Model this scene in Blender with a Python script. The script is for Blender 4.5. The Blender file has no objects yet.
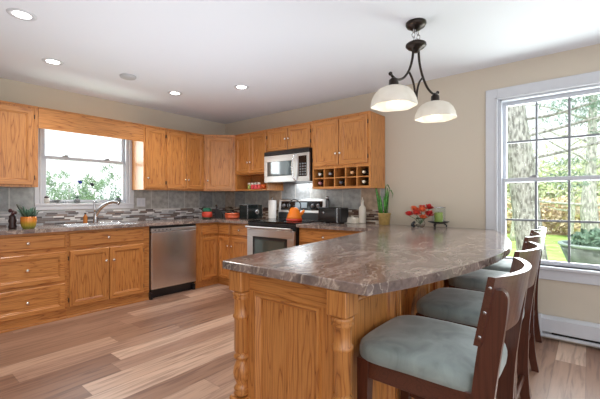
import bpy, bmesh, math, random
from mathutils import Matrix, Vector
PI = math.pi
random.seed(7)
sc = bpy.context.scene
col = sc.collection

# ------------------------------------------------------------------ camera, world, light, exposure
cam_d = bpy.data.cameras.new('camera')
cam_d.sensor_width = 36.0
cam_d.lens = 36.0 * 351.0 / 600.0
cam_d.clip_start = 0.02
cam_d.clip_end = 300
cam = bpy.data.objects.new('camera', cam_d)
cam.location = (4.647, -3.693, 1.193)
cam.rotation_euler = (PI / 2, 0, 0.6895)
col.objects.link(cam)
sc.camera = cam

vs = sc.view_settings
vs.view_transform = 'Standard'
vs.look = 'None'
vs.gamma = 1
vs.use_curve_mapping = False
vs.exposure = 0.5

W = bpy.data.worlds.new('sky'); sc.world = W; W.use_nodes = True
wn = W.node_tree.nodes; wl = W.node_tree.links
wn.clear()
wo = wn.new('ShaderNodeOutputWorld'); wb = wn.new('ShaderNodeBackground')
wt = wn.new('ShaderNodeTexCoord'); wsep = wn.new('ShaderNodeSeparateXYZ'); wr = wn.new('ShaderNodeValToRGB')
wl.new(wt.outputs['Generated'], wsep.inputs[0]); wl.new(wsep.outputs['Z'], wr.inputs[0])
wr.color_ramp.elements[0].position = 0.0; wr.color_ramp.elements[0].color = (0.96, 0.98, 1.0, 1)
wr.color_ramp.elements[1].position = 0.7; wr.color_ramp.elements[1].color = (0.72, 0.85, 1.0, 1)
wl.new(wr.outputs[0], wb.inputs[0]); wb.inputs[1].default_value = 1.3
wl.new(wb.outputs[0], wo.inputs[0])

def area(name, loc, rot, sx, sy, power, colr=(1, 1, 1)):
    d = bpy.data.lights.new(name, 'AREA'); d.shape = 'RECTANGLE'; d.size = sx; d.size_y = sy
    d.energy = power; d.color = colr
    o = bpy.data.objects.new(name, d); o.location = loc; o.rotation_euler = rot; col.objects.link(o)
    return o
# added soft fill from the dining side; no source is seen there
area('dining_side_fill', (5.6, -5.4, 1.7), (math.radians(80), 0, math.radians(28)), 3.2, 1.8, 16, (1.0, 0.98, 0.95))
# two added fill lamps facing up, to brighten the ceiling
area('fill_upward', (4.6, -4.4, 1.0), (math.radians(180), 0, 0), 2.4, 2.4, 17, (0.88, 0.94, 1.0))
area('fill_upward_kitchen', (2.4, -2.2, 0.96), (math.radians(180), 0, 0), 2.2, 2.2, 17, (0.86, 0.93, 1.0))
sd = bpy.data.lights.new('sun', 'SUN'); sd.energy = 2.6; sd.angle = 0.02; sd.color = (1, 0.97, 0.9)
so = bpy.data.objects.new('sun', sd); so.rotation_euler = (math.radians(-28), 0, math.radians(12)); so.rotation_euler = (math.radians(28), 0, math.radians(12)); col.objects.link(so)
# daylight falling through the two windows
area('window_daylight_right', (4.5, 0.35, 1.4), (math.radians(90), 0, math.radians(180)), 1.0, 1.4, 42, (0.93, 0.97, 1.0))
area('window_daylight_left', (-0.35, -2.05, 1.65), (0, math.radians(-90), 0), 0.9, 0.9, 13, (0.93, 0.97, 1.0))

# ------------------------------------------------------------------ node helpers
def mat_new(name):
    m = bpy.data.materials.new(name); m.use_nodes = True
    nt = m.node_tree; b = nt.nodes['Principled BSDF']
    return m, nt, b
def N(nt, t, **kw):
    n = nt.nodes.new(t)
    for k, v in kw.items():
        if k.startswith('i_'): n.inputs[k[2:]].default_value = v
        else: setattr(n, k, v)
    return n
def L(nt, a, b): nt.links.new(a, b)
def ramp(nt, stops, interp='LINEAR'):
    r = nt.nodes.new('ShaderNodeValToRGB'); cr = r.color_ramp; cr.interpolation = interp
    while len(cr.elements) < len(stops): cr.elements.new(0.5)
    for e, (p, c) in zip(cr.elements, stops):
        e.position = p; e.color = tuple(c) + (1,) if len(c) == 3 else c
    return r
def s2l(r, g, b):
    f = lambda c: (c / 255 / 12.92) if c / 255 <= 0.04045 else ((c / 255 + 0.055) / 1.055) ** 2.4
    return (f(r), f(g), f(b))
def plain(name, c, rough=0.5, metal=0.0, noise=0.0, **kw):
    m, nt, b = mat_new(name)
    b.inputs['Roughness'].default_value = rough; b.inputs['Metallic'].default_value = metal
    tc = N(nt, 'ShaderNodeTexCoord'); no = N(nt, 'ShaderNodeTexNoise'); no.inputs['Scale'].default_value = kw.pop('nscale', 14)
    L(nt, tc.outputs['Object'], no.inputs['Vector'])
    k = noise
    r = ramp(nt, [(0.3, tuple(max(0, x * (1 - k)) for x in c)), (0.7, tuple(min(1, x * (1 + k)) for x in c))])
    L(nt, no.outputs['Fac'], r.inputs[0]); L(nt, r.outputs[0], b.inputs['Base Color'])
    for kk, v in kw.items():
        b.inputs[kk.replace('_', ' ')].default_value = v
    return m

def wood(name, axis, light, mid, dark, rough=0.35, scale=1.0, coat=0.3):
    """oak: pores and cathedral bands stretched along axis (0,1,2) in object space"""
    m, nt, b = mat_new(name)
    tc = N(nt, 'ShaderNodeTexCoord'); oi = N(nt, 'ShaderNodeObjectInfo')
    add = N(nt, 'ShaderNodeVectorMath', operation='ADD'); mul = N(nt, 'ShaderNodeVectorMath', operation='MULTIPLY')
    rs = N(nt, 'ShaderNodeVectorMath', operation='SCALE'); rs.inputs['Scale'].default_value = 7.0
    cmb = N(nt, 'ShaderNodeCombineXYZ')
    for k in 'XYZ': L(nt, oi.outputs['Random'], cmb.inputs[k])
    L(nt, cmb.outputs[0], rs.inputs[0]); L(nt, tc.outputs['Object'], add.inputs[0]); L(nt, rs.outputs[0], add.inputs[1])
    s = [11.0 * scale] * 3; s[axis] = 0.8 * scale
    mul.inputs[1].default_value = s; L(nt, add.outputs[0], mul.inputs[0])
    n1 = N(nt, 'ShaderNodeTexNoise'); n1.inputs['Scale'].default_value = 1.0; n1.inputs['Detail'].default_value = 2.5
    L(nt, mul.outputs[0], n1.inputs['Vector'])
    # contour lines of the stretched noise give the cathedral figure
    mm = N(nt, 'ShaderNodeMath', operation='MULTIPLY'); mm.inputs[1].default_value = 13.0; L(nt, n1.outputs['Fac'], mm.inputs[0])
    fr = N(nt, 'ShaderNodeMath', operation='PINGPONG'); fr.inputs[1].default_value = 0.5; L(nt, mm.outputs[0], fr.inputs[0])
    mul2 = N(nt, 'ShaderNodeVectorMath', operation='MULTIPLY')
    s2 = [230.0] * 3; s2[axis] = 9.0
    mul2.inputs[1].default_value = s2; L(nt, add.outputs[0], mul2.inputs[0])
    n2 = N(nt, 'ShaderNodeTexNoise'); n2.inputs['Scale'].default_value = 1.0; n2.inputs['Detail'].default_value = 3
    L(nt, mul2.outputs[0], n2.inputs['Vector'])
    r1 = ramp(nt, [(0.0, dark), (0.10, mid), (0.45, light), (1.0, light)])
    fr2 = N(nt, 'ShaderNodeMath', operation='MULTIPLY'); fr2.inputs[1].default_value = 2.0; L(nt, fr.outputs[0], fr2.inputs[0])
    L(nt, fr2.outputs[0], r1.inputs[0])
    r2 = ramp(nt, [(0.36, (0.66, 0.60, 0.54)), (0.56, (1, 1, 1))]); L(nt, n2.outputs['Fac'], r2.inputs[0])
    mx = N(nt, 'ShaderNodeMixRGB', blend_type='MULTIPLY'); mx.inputs[0].default_value = 0.6
    L(nt, r1.outputs[0], mx.inputs[1]); L(nt, r2.outputs[0], mx.inputs[2])
    hv = N(nt, 'ShaderNodeHueSaturation'); mr = N(nt, 'ShaderNodeMapRange'); mr.inputs['To Min'].default_value = 0.92; mr.inputs['To Max'].default_value = 1.08
    L(nt, oi.outputs['Random'], mr.inputs['Value']); L(nt, mr.outputs[0], hv.inputs['Value'])
    L(nt, mx.outputs[0], hv.inputs['Color']); L(nt, hv.outputs[0], b.inputs['Base Color'])
    b.inputs['Roughness'].default_value = rough; b.inputs['Coat Weight'].default_value = coat; b.inputs['Coat Roughness'].default_value = 0.25
    bp = N(nt, 'ShaderNodeBump'); bp.inputs['Strength'].default_value = 0.08; L(nt, n2.outputs['Fac'], bp.inputs['Height']); L(nt, bp.outputs[0], b.inputs['Normal'])
    return m

oL, oM, oD = s2l(201, 135, 72), s2l(184, 116, 57), s2l(142, 84, 40)
OAK = [wood('oak_grain_' + n, a, oL, oM, oD) for a, n in ((0, 'across'), (1, 'deep'), (2, 'upright'))]
OX, OY, OZ = OAK
cL, cM, cD = s2l(84, 43, 30), s2l(78, 39, 27), s2l(66, 32, 22)
CHERRY = wood('dark_cherry', 2, cL, cM, cD, rough=0.28, coat=0.6)
CHERRYY = wood('dark_cherry_cross', 1, cL, cM, cD, rough=0.28, coat=0.6)
BRASS = plain('knob_nickel', (0.85, 0.8, 0.72), 0.22, 1.0)
HINGE = plain('hinge_bronze', (0.07, 0.05, 0.04), 0.4, 0.8)
WHITE = plain('white_trim_paint', s2l(206, 207, 212), 0.4, noise=0.02)
GRILLE = plain('grille_backlit_grey', s2l(128, 130, 136), 0.4)  # backlit shade of the muntins put into the colour
VINYL = plain('white_vinyl', s2l(198, 200, 207), 0.35, noise=0.02)
BLACKP = plain('black_plastic', (0.012, 0.012, 0.014), 0.3)
BLACKG = plain('black_glass', (0.006, 0.007, 0.008), 0.06)
SHADEIN = plain('interior_shade', (0.01, 0.009, 0.008), 0.8)  # near-black colour standing in for the shade inside openings
BRONZE = plain('oil_rubbed_bronze', (0.035, 0.025, 0.02), 0.35, 0.75)
CHROME = plain('brushed_nickel', (0.5, 0.5, 0.51), 0.22, 1.0)
SINKST = plain('sink_steel', (0.7, 0.71, 0.73), 0.25, 1.0)
GREENL = plain('leaf_green', s2l(66, 128, 52), 0.5, noise=0.35)
CREAMC = plain('cream_ceramic', s2l(236, 228, 214), 0.3)
ORANGE = plain('orange_enamel', s2l(246, 132, 28), 0.15)
REDEN = plain('red_enamel', s2l(212, 62, 34), 0.18)
PAPER = plain('white_paper', s2l(238, 236, 232), 0.85, noise=0.03)

def steel(name, axis, base=0.55, rough=0.3):
    m, nt, b = mat_new(name)
    tc = N(nt, 'ShaderNodeTexCoord'); mp = N(nt, 'ShaderNodeVectorMath', operation='MULTIPLY')
    s = [260.0] * 3; s[axis] = 2.0; mp.inputs[1].default_value = s
    L(nt, tc.outputs['Object'], mp.inputs[0]); n = N(nt, 'ShaderNodeTexNoise'); n.inputs['Scale'].default_value = 1
    L(nt, mp.outputs[0], n.inputs['Vector'])
    r = ramp(nt, [(0.3, (base * 0.92,) * 3), (0.7, (base * 1.05, base * 1.05, base * 1.07))]); L(nt, n.outputs['Fac'], r.inputs[0])
    L(nt, r.outputs[0], b.inputs['Base Color']); b.inputs['Metallic'].default_value = 1.0; b.inputs['Roughness'].default_value = rough
    return m
STEELZ = steel('brushed_steel_upright', 2, 0.82, 0.24)
STEELX = steel('brushed_steel_level', 0, 0.68, 0.32)

def m_wall(name, c):
    m, nt, b = mat_new(name)
    tc = N(nt, 'ShaderNodeTexCoord'); n = N(nt, 'ShaderNodeTexNoise'); n.inputs['Scale'].default_value = 220; n.inputs['Detail'].default_value = 3
    L(nt, tc.outputs['Object'], n.inputs['Vector'])
    b.inputs['Base Color'].default_value = c + (1,); b.inputs['Roughness'].default_value = 0.75
    bp = N(nt, 'ShaderNodeBump'); bp.inputs['Strength'].default_value = 0.05; L(nt, n.outputs['Fac'], bp.inputs['Height']); L(nt, bp.outputs[0], b.inputs['Normal'])
    return m
WALLM = m_wall('beige_wall_paint', s2l(205, 193, 176))
CEILM = m_wall('ceiling_paint', s2l(232, 234, 240))

def m_floor():
    m, nt, b = mat_new('plank_floor')
    tc = N(nt, 'ShaderNodeTexCoord'); sp = N(nt, 'ShaderNodeSeparateXYZ'); L(nt, tc.outputs['Object'], sp.inputs[0])
    def M(op, a, v=None):
        n = N(nt, 'ShaderNodeMath', operation=op)
        if isinstance(a, float): n.inputs[0].default_value = a
        else: L(nt, a, n.inputs[0])
        if v is not None:
            if isinstance(v, float): n.inputs[1].default_value = v
            else: L(nt, v, n.inputs[1])
        return n.outputs[0]
    PW, PL = 0.178, 1.22
    u = M('DIVIDE', sp.outputs['X'], PW); row = M('FLOOR', u)
    wn1 = N(nt, 'ShaderNodeTexWhiteNoise', noise_dimensions='1D'); L(nt, row, wn1.inputs['W'])
    v = M('ADD', M('DIVIDE', sp.outputs['Y'], PL), M('MULTIPLY', wn1.outputs['Value'], 3.0)); cl = M('FLOOR', v)
    cb = N(nt, 'ShaderNodeCombineXYZ'); L(nt, row, cb.inputs[0]); L(nt, cl, cb.inputs[1])
    wn2 = N(nt, 'ShaderNodeTexWhiteNoise', noise_dimensions='2D'); L(nt, cb.outputs[0], wn2.inputs['Vector'])
    base = ramp(nt, [(0.0, s2l(136, 101, 83)), (0.35, s2l(154, 119, 99)), (0.7, s2l(172, 137, 117)), (0.88, s2l(188, 154, 132)), (1.0, s2l(206, 174, 152))])
    L(nt, wn2.outputs['Value'], base.inputs[0])
    # grain, shifted per plank
    sc2 = N(nt, 'ShaderNodeVectorMath', operation='SCALE'); sc2.inputs['Scale'].default_value = 13.0; L(nt, wn2.outputs['Color'], sc2.inputs[0])
    ad = N(nt, 'ShaderNodeVectorMath', operation='ADD'); L(nt, tc.outputs['Object'], ad.inputs[0]); L(nt, sc2.outputs[0], ad.inputs[1])
    ml = N(nt, 'ShaderNodeVectorMath', operation='MULTIPLY'); ml.inputs[1].default_value = (30, 2.2, 1); L(nt, ad.outputs[0], ml.inputs[0])
    n1 = N(nt, 'ShaderNodeTexNoise'); n1.inputs['Scale'].default_value = 1; n1.inputs['Detail'].default_value = 4; n1.inputs['Distortion'].default_value = 0.8; L(nt, ml.outputs[0], n1.inputs['Vector'])
    g = ramp(nt, [(0.34, (0.55, 0.50, 0.50)), (0.5, (0.98, 0.98, 0.98)), (0.7, (1.15, 1.14, 1.12))]); L(nt, n1.outputs['Fac'], g.inputs[0])
    mx = N(nt, 'ShaderNodeMixRGB', blend_type='MULTIPLY'); mx.inputs[0].default_value = 0.8; L(nt, base.outputs[0], mx.inputs[1]); L(nt, g.outputs[0], mx.inputs[2])
    fu = M('ABSOLUTE', M('SUBTRACT', M('FRACT', u), 0.5)); fv = M('ABSOLUTE', M('SUBTRACT', M('FRACT', v), 0.5))
    gap = M('MAXIMUM', M('GREATER_THAN', fu, 0.489), M('GREATER_THAN', fv, 0.4985))
    mg = N(nt, 'ShaderNodeMixRGB'); L(nt, M('MULTIPLY', gap, 0.45), mg.inputs[0]); L(nt, mx.outputs[0], mg.inputs[1]); mg.inputs[2].default_value = (0.12, 0.07, 0.05, 1)
    L(nt, mg.outputs[0], b.inputs['Base Color'])
    b.inputs['Roughness'].default_value = 0.38
    return m
FLOORM = m_floor()

def m_counter():
    m, nt, b = mat_new('marbled_laminate')
    tc = N(nt, 'ShaderNodeTexCoord')
    n0 = N(nt, 'ShaderNodeTexNoise'); n0.inputs['Scale'].default_value = 2.2; n0.inputs['Detail'].default_value = 5
    L(nt, tc.outputs['Object'], n0.inputs['Vector'])
    sub = N(nt, 'ShaderNodeVectorMath', operation='SCALE'); sub.inputs['Scale'].default_value = 0.5; L(nt, n0.outputs['Color'], sub.inputs[0])
    ad = N(nt, 'ShaderNodeVectorMath', operation='ADD'); L(nt, tc.outputs['Object'], ad.inputs[0]); L(nt, sub.outputs[0], ad.inputs[1])
    rot = N(nt, 'ShaderNodeMapping'); rot.inputs['Rotation'].default_value = (0, 0, 0.55); rot.inputs['Scale'].default_value = (5.5, 1.5, 3.0)
    L(nt, ad.outputs[0], rot.inputs[0])
    n1 = N(nt, 'ShaderNodeTexNoise'); n1.inputs['Scale'].default_value = 1.5; n1.inputs['Detail'].default_value = 7; n1.inputs['Roughness'].default_value = 0.62
    L(nt, rot.outputs[0], n1.inputs['Vector'])
    base = ramp(nt, [(0.28, s2l(80, 72, 71)), (0.45, s2l(126, 110, 104)), (0.58, s2l(156, 137, 129)), (0.75, s2l(192, 176, 166))]); L(nt, n1.outputs['Fac'], base.inputs[0])
    n2 = N(nt, 'ShaderNodeTexNoise'); n2.inputs['Scale'].default_value = 1.1; n2.inputs['Detail'].default_value = 6; n2.inputs['Roughness'].default_value = 0.55
    off = N(nt, 'ShaderNodeVectorMath', operation='ADD'); off.inputs[1].default_value = (7, 3, 5); L(nt, rot.outputs[0], off.inputs[0]); L(nt, off.outputs[0], n2.inputs['Vector'])
    vein = ramp(nt, [(0.40, (0, 0, 0)), (0.412, (1, 1, 1)), (0.424, (0, 0, 0)), (0.485, (0, 0, 0)), (0.5, (1, 1, 1)), (0.515, (0, 0, 0)), (0.575, (0, 0, 0)), (0.585, (.8, .8, .8)), (0.595, (0, 0, 0))]); L(nt, n2.outputs['Fac'], vein.inputs[0])
    msk = N(nt, 'ShaderNodeMath', operation='MULTIPLY'); msk.inputs[1].default_value = 0.62; L(nt, vein.outputs[0], msk.inputs[0])
    mx = N(nt, 'ShaderNodeMixRGB'); L(nt, msk.outputs[0], mx.inputs[0]); L(nt, base.outputs[0], mx.inputs[1]); mx.inputs[2].default_value = s2l(214, 198, 182) + (1,)
    n3 = N(nt, 'ShaderNodeTexNoise'); n3.inputs['Scale'].default_value = 60; n3.inputs['Detail'].default_value = 2; L(nt, tc.outputs['Object'], n3.inputs['Vector'])
    sp = ramp(nt, [(0.35, (0.8, 0.8, 0.8)), (0.65, (1.1, 1.1, 1.1))]); L(nt, n3.outputs['Fac'], sp.inputs[0])
    m2 = N(nt, 'ShaderNodeMixRGB', blend_type='MULTIPLY'); m2.inputs[0].default_value = 0.7; L(nt, mx.outputs[0], m2.inputs[1]); L(nt, sp.outputs[0], m2.inputs[2])
    L(nt, m2.outputs[0], b.inputs['Base Color']); b.inputs['Roughness'].default_value = 0.2; b.inputs['Coat Weight'].default_value = 0.3; b.inputs['Coat Roughness'].default_value = 0.12
    return m
COUNTER = m_counter()

def cellmat(name, horiz, cw, ch, stops, grout, gw, rough=0.35, stagger=0.0, detail=0.35, z0=0.0):
    """procedural tiles: horiz = horizontal object axis letter; cells cw x ch; random colour per cell"""
    m, nt, b = mat_new(name)
    tc = N(nt, 'ShaderNodeTexCoord'); sp = N(nt, 'ShaderNodeSeparateXYZ'); L(nt, tc.outputs['Object'], sp.inputs[0])
    def M(op, a, v=None):
        n = N(nt, 'ShaderNodeMath', operation=op); L(nt, a, n.inputs[0])
        if v is not None:
            if isinstance(v, float): n.inputs[1].default_value = v
            else: L(nt, v, n.inputs[1])
        return n.outputs[0]
    v = M('DIVIDE', M('SUBTRACT', sp.outputs['Z'], z0), ch); row = M('FLOOR', v)
    w1 = N(nt, 'ShaderNodeTexWhiteNoise', noise_dimensions='1D'); L(nt, row, w1.inputs['W'])
    u = M('ADD', M('DIVIDE', sp.outputs[horiz], cw), M('MULTIPLY', w1.outputs['Value'], stagger)); cl = M('FLOOR', u)
    cb = N(nt, 'ShaderNodeCombineXYZ'); L(nt, row, cb.inputs[0]); L(nt, cl, cb.inputs[1])
    w2 = N(nt, 'ShaderNodeTexWhiteNoise', noise_dimensions='2D'); L(nt, cb.outputs[0], w2.inputs['Vector'])
    r = ramp(nt, stops, 'CONSTANT' if stagger else 'LINEAR'); L(nt, w2.outputs['Value'], r.inputs[0])
    n = N(nt, 'ShaderNodeTexNoise'); n.inputs['Scale'].default_value = 16; n.inputs['Detail'].default_value = 5; L(nt, tc.outputs['Object'], n.inputs['Vector'])
    nr = ramp(nt, [(0.3, (1 - detail,) * 3), (0.7, (1 + detail * 0.4,) * 3)]); L(nt, n.outputs['Fac'], nr.inputs[0])
    mx = N(nt, 'ShaderNodeMixRGB', blend_type='MULTIPLY'); mx.inputs[0].default_value = 1; L(nt, r.outputs[0], mx.inputs[1]); L(nt, nr.outputs[0], mx.inputs[2])
    fu = M('ABSOLUTE', M('SUBTRACT', M('FRACT', u), 0.5)); fv = M('ABSOLUTE', M('SUBTRACT', M('FRACT', v), 0.5))
    g = M('MAXIMUM', M('GREATER_THAN', fu, 0.5 - gw / cw / 2), M('GREATER_THAN', fv, 0.5 - gw / ch / 2))
    mg = N(nt, 'ShaderNodeMixRGB'); L(nt, g, mg.inputs[0]); L(nt, mx.outputs[0], mg.inputs[1]); mg.inputs[2].default_value = grout + (1,)
    L(nt, mg.outputs[0], b.inputs['Base Color']); b.inputs['Roughness'].default_value = rough
    bp = N(nt, 'ShaderNodeBump'); bp.inputs['Strength'].default_value = 0.3; bp.inputs['Distance'].default_value = 0.002
    inv = M('SUBTRACT', g, 1.0); L(nt, M('ABSOLUTE', inv), bp.inputs['Height']); L(nt, bp.outputs[0], b.inputs['Normal'])
    return m
mos = [(0, s2l(206, 204, 204)), (0.2, s2l(120, 108, 104)), (0.42, s2l(158, 156, 158)), (0.58, s2l(92, 84, 84)), (0.7, s2l(228, 226, 224)), (0.84, s2l(138, 118, 108)), (0.93, s2l(176, 178, 182))]
til = [(0, s2l(150, 152, 152)), (0.4, s2l(170, 172, 170)), (0.75, s2l(178, 175, 168)), (1.0, s2l(186, 162, 138))]
MOS_Y = cellmat('mosaic_strip_left', 'Y', 0.105, 0.0185, mos, s2l(150, 150, 150), 0.0018, 0.18, 5.0, 0.15, 0.914)
mosx = [(0, s2l(206, 192, 174)), (0.2, s2l(108, 78, 64)), (0.4, s2l(160, 140, 122)), (0.58, s2l(84, 60, 52)), (0.72, s2l(226, 214, 198)), (0.84, s2l(134, 106, 86)), (0.93, s2l(176, 164, 150))]
MOS_X = cellmat('mosaic_strip_back', 'X', 0.105, 0.0185, mosx, s2l(150, 146, 142), 0.0018, 0.18, 5.0, 0.15, 0.914)
TIL_Y = cellmat('slate_tile_left', 'Y', 0.255, 0.36, til, s2l(205, 205, 202), 0.006, 0.25, 0.0, 0.3, 1.065)
TIL_X = cellmat('slate_tile_back', 'X', 0.255, 0.36, til, s2l(205, 200, 192), 0.006, 0.25, 0.0, 0.3, 1.065)

def m_glass():
    m, nt, b = mat_new('window_glass')
    nt.nodes.remove(b); o = nt.nodes['Material Output']
    t = N(nt, 'ShaderNodeBsdfTransparent'); g = N(nt, 'ShaderNodeBsdfGlossy'); g.inputs['Roughness'].default_value = 0.02
    f = N(nt, 'ShaderNodeLayerWeight'); pw = N(nt, 'ShaderNodeMath', operation='POWER'); pw.inputs[1].default_value = 4.0; ma = N(nt, 'ShaderNodeMath', operation='MULTIPLY_ADD'); ma.inputs[1].default_value = 0.4; ma.inputs[2].default_value = 0.03; L(nt, f.outputs['Facing'], pw.inputs[0]); L(nt, pw.outputs[0], ma.inputs[0]); mx = N(nt, 'ShaderNodeMixShader')
    t.inputs['Color'].default_value = (0.96, 0.98, 0.97, 1)
    L(nt, ma.outputs[0], mx.inputs[0]); L(nt, t.outputs[0], mx.inputs[1]); L(nt, g.outputs[0], mx.inputs[2]); L(nt, mx.outputs[0], o.inputs[0])
    return m
GLASS = m_glass()
def m_emit(name, c, s):
    m, nt, b = mat_new(name); b.inputs['Base Color'].default_value = c + (1,)
    b.inputs['Emission Color'].default_value = c + (1,); b.inputs['Emission Strength'].default_value = s
    return m
LEDM = m_emit('led_lens', (1, 0.98, 0.94), 9)
BULBM = m_emit('lamp_bulb', (1, 0.9, 0.72), 1.8)
def m_shade():
    m, nt, b = mat_new('frosted_glass_shade')
    nt.nodes.remove(b); o = nt.nodes['Material Output']
    d = N(nt, 'ShaderNodeBsdfDiffuse'); t = N(nt, 'ShaderNodeBsdfTranslucent'); g = N(nt, 'ShaderNodeBsdfGlossy'); g.inputs['Roughness'].default_value = 0.25
    tc = N(nt, 'ShaderNodeTexCoord'); n = N(nt, 'ShaderNodeTexNoise'); n.inputs['Scale'].default_value = 9; L(nt, tc.outputs['Object'], n.inputs['Vector'])
    r = ramp(nt, [(0.3, (0.74, 0.70, 0.64)), (0.7, (0.84, 0.81, 0.76))]); L(nt, n.outputs['Fac'], r.inputs[0])
    L(nt, r.outputs[0], d.inputs[0]); L(nt, r.outputs[0], t.inputs[0])
    m1 = N(nt, 'ShaderNodeMixShader'); m1.inputs[0].default_value = 0.3; L(nt, d.outputs[0], m1.inputs[1]); L(nt, t.outputs[0], m1.inputs[2])
    m2 = N(nt, 'ShaderNodeMixShader'); m2.inputs[0].default_value = 0.05; L(nt, m1.outputs[0], m2.inputs[1]); L(nt, g.outputs[0], m2.inputs[2])
    L(nt, m2.outputs[0], o.inputs[0])
    return m
SHADE = m_shade()
def m_suede():
    m, nt, b = mat_new('grey_green_suede')
    tc = N(nt, 'ShaderNodeTexCoord'); n = N(nt, 'ShaderNodeTexNoise'); n.inputs['Scale'].default_value = 7; n.inputs['Detail'].default_value = 4; n.inputs['Distortion'].default_value = 1.2
    L(nt, tc.outputs['Object'], n.inputs['Vector'])
    r = ramp(nt, [(0.3, s2l(112, 124, 122)), (0.5, s2l(138, 150, 148)), (0.7, s2l(156, 168, 166))]); L(nt, n.outputs['Fac'], r.inputs[0])
    L(nt, r.outputs[0], b.inputs['Base Color']); b.inputs['Roughness'].default_value = 0.62; b.inputs['Sheen Weight'].default_value = 0.4
    return m
SUEDE = m_suede()

# ------------------------------------------------------------------ mesh builder
class MB:
    def __init__(s, M=None): s.bm = bmesh.new(); s.M = M or Matrix.Identity(4)
    def _v(s, p): return s.bm.verts.new(s.M @ Vector(p))
    def _f(s, vs, m=0, smooth=False):
        try: f = s.bm.faces.new(vs)
        except ValueError: return None
        f.material_index = m; f.smooth = smooth; return f
    def box(s, x0, x1, y0, y1, z0, z1, m=0, bev=0.0, seg=1):
        v = [s._v(p) for p in ((x0, y0, z0), (x1, y0, z0), (x1, y1, z0), (x0, y1, z0), (x0, y0, z1), (x1, y0, z1), (x1, y1, z1), (x0, y1, z1))]
        fs = [s._f([v[i] for i in q], m) for q in ((0, 3, 2, 1), (4, 5, 6, 7), (0, 1, 5, 4), (1, 2, 6, 5), (2, 3, 7, 6), (3, 0, 4, 7))]
        if bev > 0:
            es = set(e for f in fs for e in f.edges)
            r = bmesh.ops.bevel(s.bm, geom=list(es), offset=bev, segments=seg, affect='EDGES', profile=0.5)
            for f in r['faces']: f.material_index = m
        return s
    def loft(s, loops, m=0, smooth=False, cap0=True, cap1=True, closed=True):
        vl = [[s._v(p) for p in lp] for lp in loops]
        n = len(vl[0])
        for a, b in zip(vl[:-1], vl[1:]):
            for i in range(n if closed else n - 1):
                j = (i + 1) % n; s._f([a[i], a[j], b[j], b[i]], m, smooth)
        if cap0: s._f(list(reversed(vl[0])), m)
        if cap1: s._f(vl[-1], m)
        return s
    def prism(s, pts, z0, z1, m=0, axis='z'):
        def P(p, z): return {'z': (p[0], p[1], z), 'y': (p[0], z, p[1]), 'x': (z, p[0], p[1])}[axis]
        return s.loft([[P(p, z0) for p in pts], [P(p, z1) for p in pts]], m)
    def lathe(s, prof, c=(0, 0, 0), m=0, n=24, smooth=True, cap0=True, cap1=True, axis='z', mod=None):
        loops = []
        for r, z in prof:
            lp = []
            for i in range(n):
                a = 2 * PI * i / n; rr = r * (mod(a, z) if mod else 1)
                x, y = rr * math.cos(a), rr * math.sin(a)
                if axis == 'z': p = (c[0] + x, c[1] + y, c[2] + z)
                elif axis == 'y': p = (c[0] + x, c[1] + z, c[2] + y)
                else: p = (c[0] + z, c[1] + x, c[2] + y)
                lp.append(p)
            loops.append(lp)
        return s.loft(loops, m, smooth, cap0, cap1)
    def tube(s, pts, r, m=0, n=10, smooth=True):
        pts = [Vector(p) for p in pts]; loops = []
        up = Vector((0, 0, 1)); prev = None
        for i, p in enumerate(pts):
            d = (pts[min(i + 1, len(pts) - 1)] - pts[max(i - 1, 0)]).normalized()
            if prev is None:
                a = d.cross(up);  a = a if a.length > 1e-3 else d.cross(Vector((1, 0, 0)))
            else: a = prev - d * prev.dot(d)
            a.normalize(); prev = a; b = d.cross(a)
            rr = r[i] if isinstance(r, (list, tuple)) else r
            loops.append([p + a * rr * math.cos(2 * PI * k / n) + b * rr * math.sin(2 * PI * k / n) for k in range(n)])
        return s.loft(loops, m, smooth)
    def blob(s, c, rx, ry, rz, m=0, n=14, k=8):
        prof = [(math.sin(PI * i / k) * 1.0, -math.cos(PI * i / k)) for i in range(k + 1)]
        loops = []
        for r, z in prof:
            r = max(r, 0.02)
            loops.append([(c[0] + rx * r * math.cos(2 * PI * i / n), c[1] + ry * r * math.sin(2 * PI * i / n), c[2] + rz * z) for i in range(n)])
        return s.loft(loops, m, True)
    def leaf(s, pts, widths, normal_side, m=0):
        """flat curved leaf with a little thickness"""
        loops = []
        side = Vector(normal_side).normalized()
        for p, w in zip(pts, widths):
            p = Vector(p); t = Vector((0, 0, 1)).cross(side); t = t.normalized() * 0.0015 if t.length > 0.01 else Vector((0, 0.0015, 0))
            loops.append([p - side * w, p + t, p + side * w, p - t])
        return s.loft(loops, m, True)
    def build(s, name, mats, parent=None, off=(0, 0, 0)):
        bmesh.ops.recalc_face_normals(s.bm, faces=s.bm.faces[:])
        if any(off):
            for v in s.bm.verts: v.co -= Vector(off)
        me = bpy.data.meshes.new(name); s.bm.to_mesh(me); s.bm.free()
        for mt in (mats if isinstance(mats, (list, tuple)) else [mats]): me.materials.append(mt)
        o = bpy.data.objects.new(name, me); col.objects.link(o)
        if parent: o.parent = parent
        return o
def tag(o, label, cat, group=None):
    o['label'] = label; o['category'] = cat
    if group: o['group'] = group
    return o
def struct(o): o['kind'] = 'structure'; return o
def thing(name, label, cat, loc=(0, 0, 0), rz=0.0, group=None):
    o = bpy.data.objects.new(name, None); o.empty_display_size = 0.1; col.objects.link(o)
    o.location = loc; o.rotation_euler = (0, 0, rz); return tag(o, label, cat, group)
def copy_tree(o, parent=None):
    c = o.copy(); col.objects.link(c)
    if parent: c.parent = parent
    for ch in list(o.children): copy_tree(ch, c)
    return c
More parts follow.
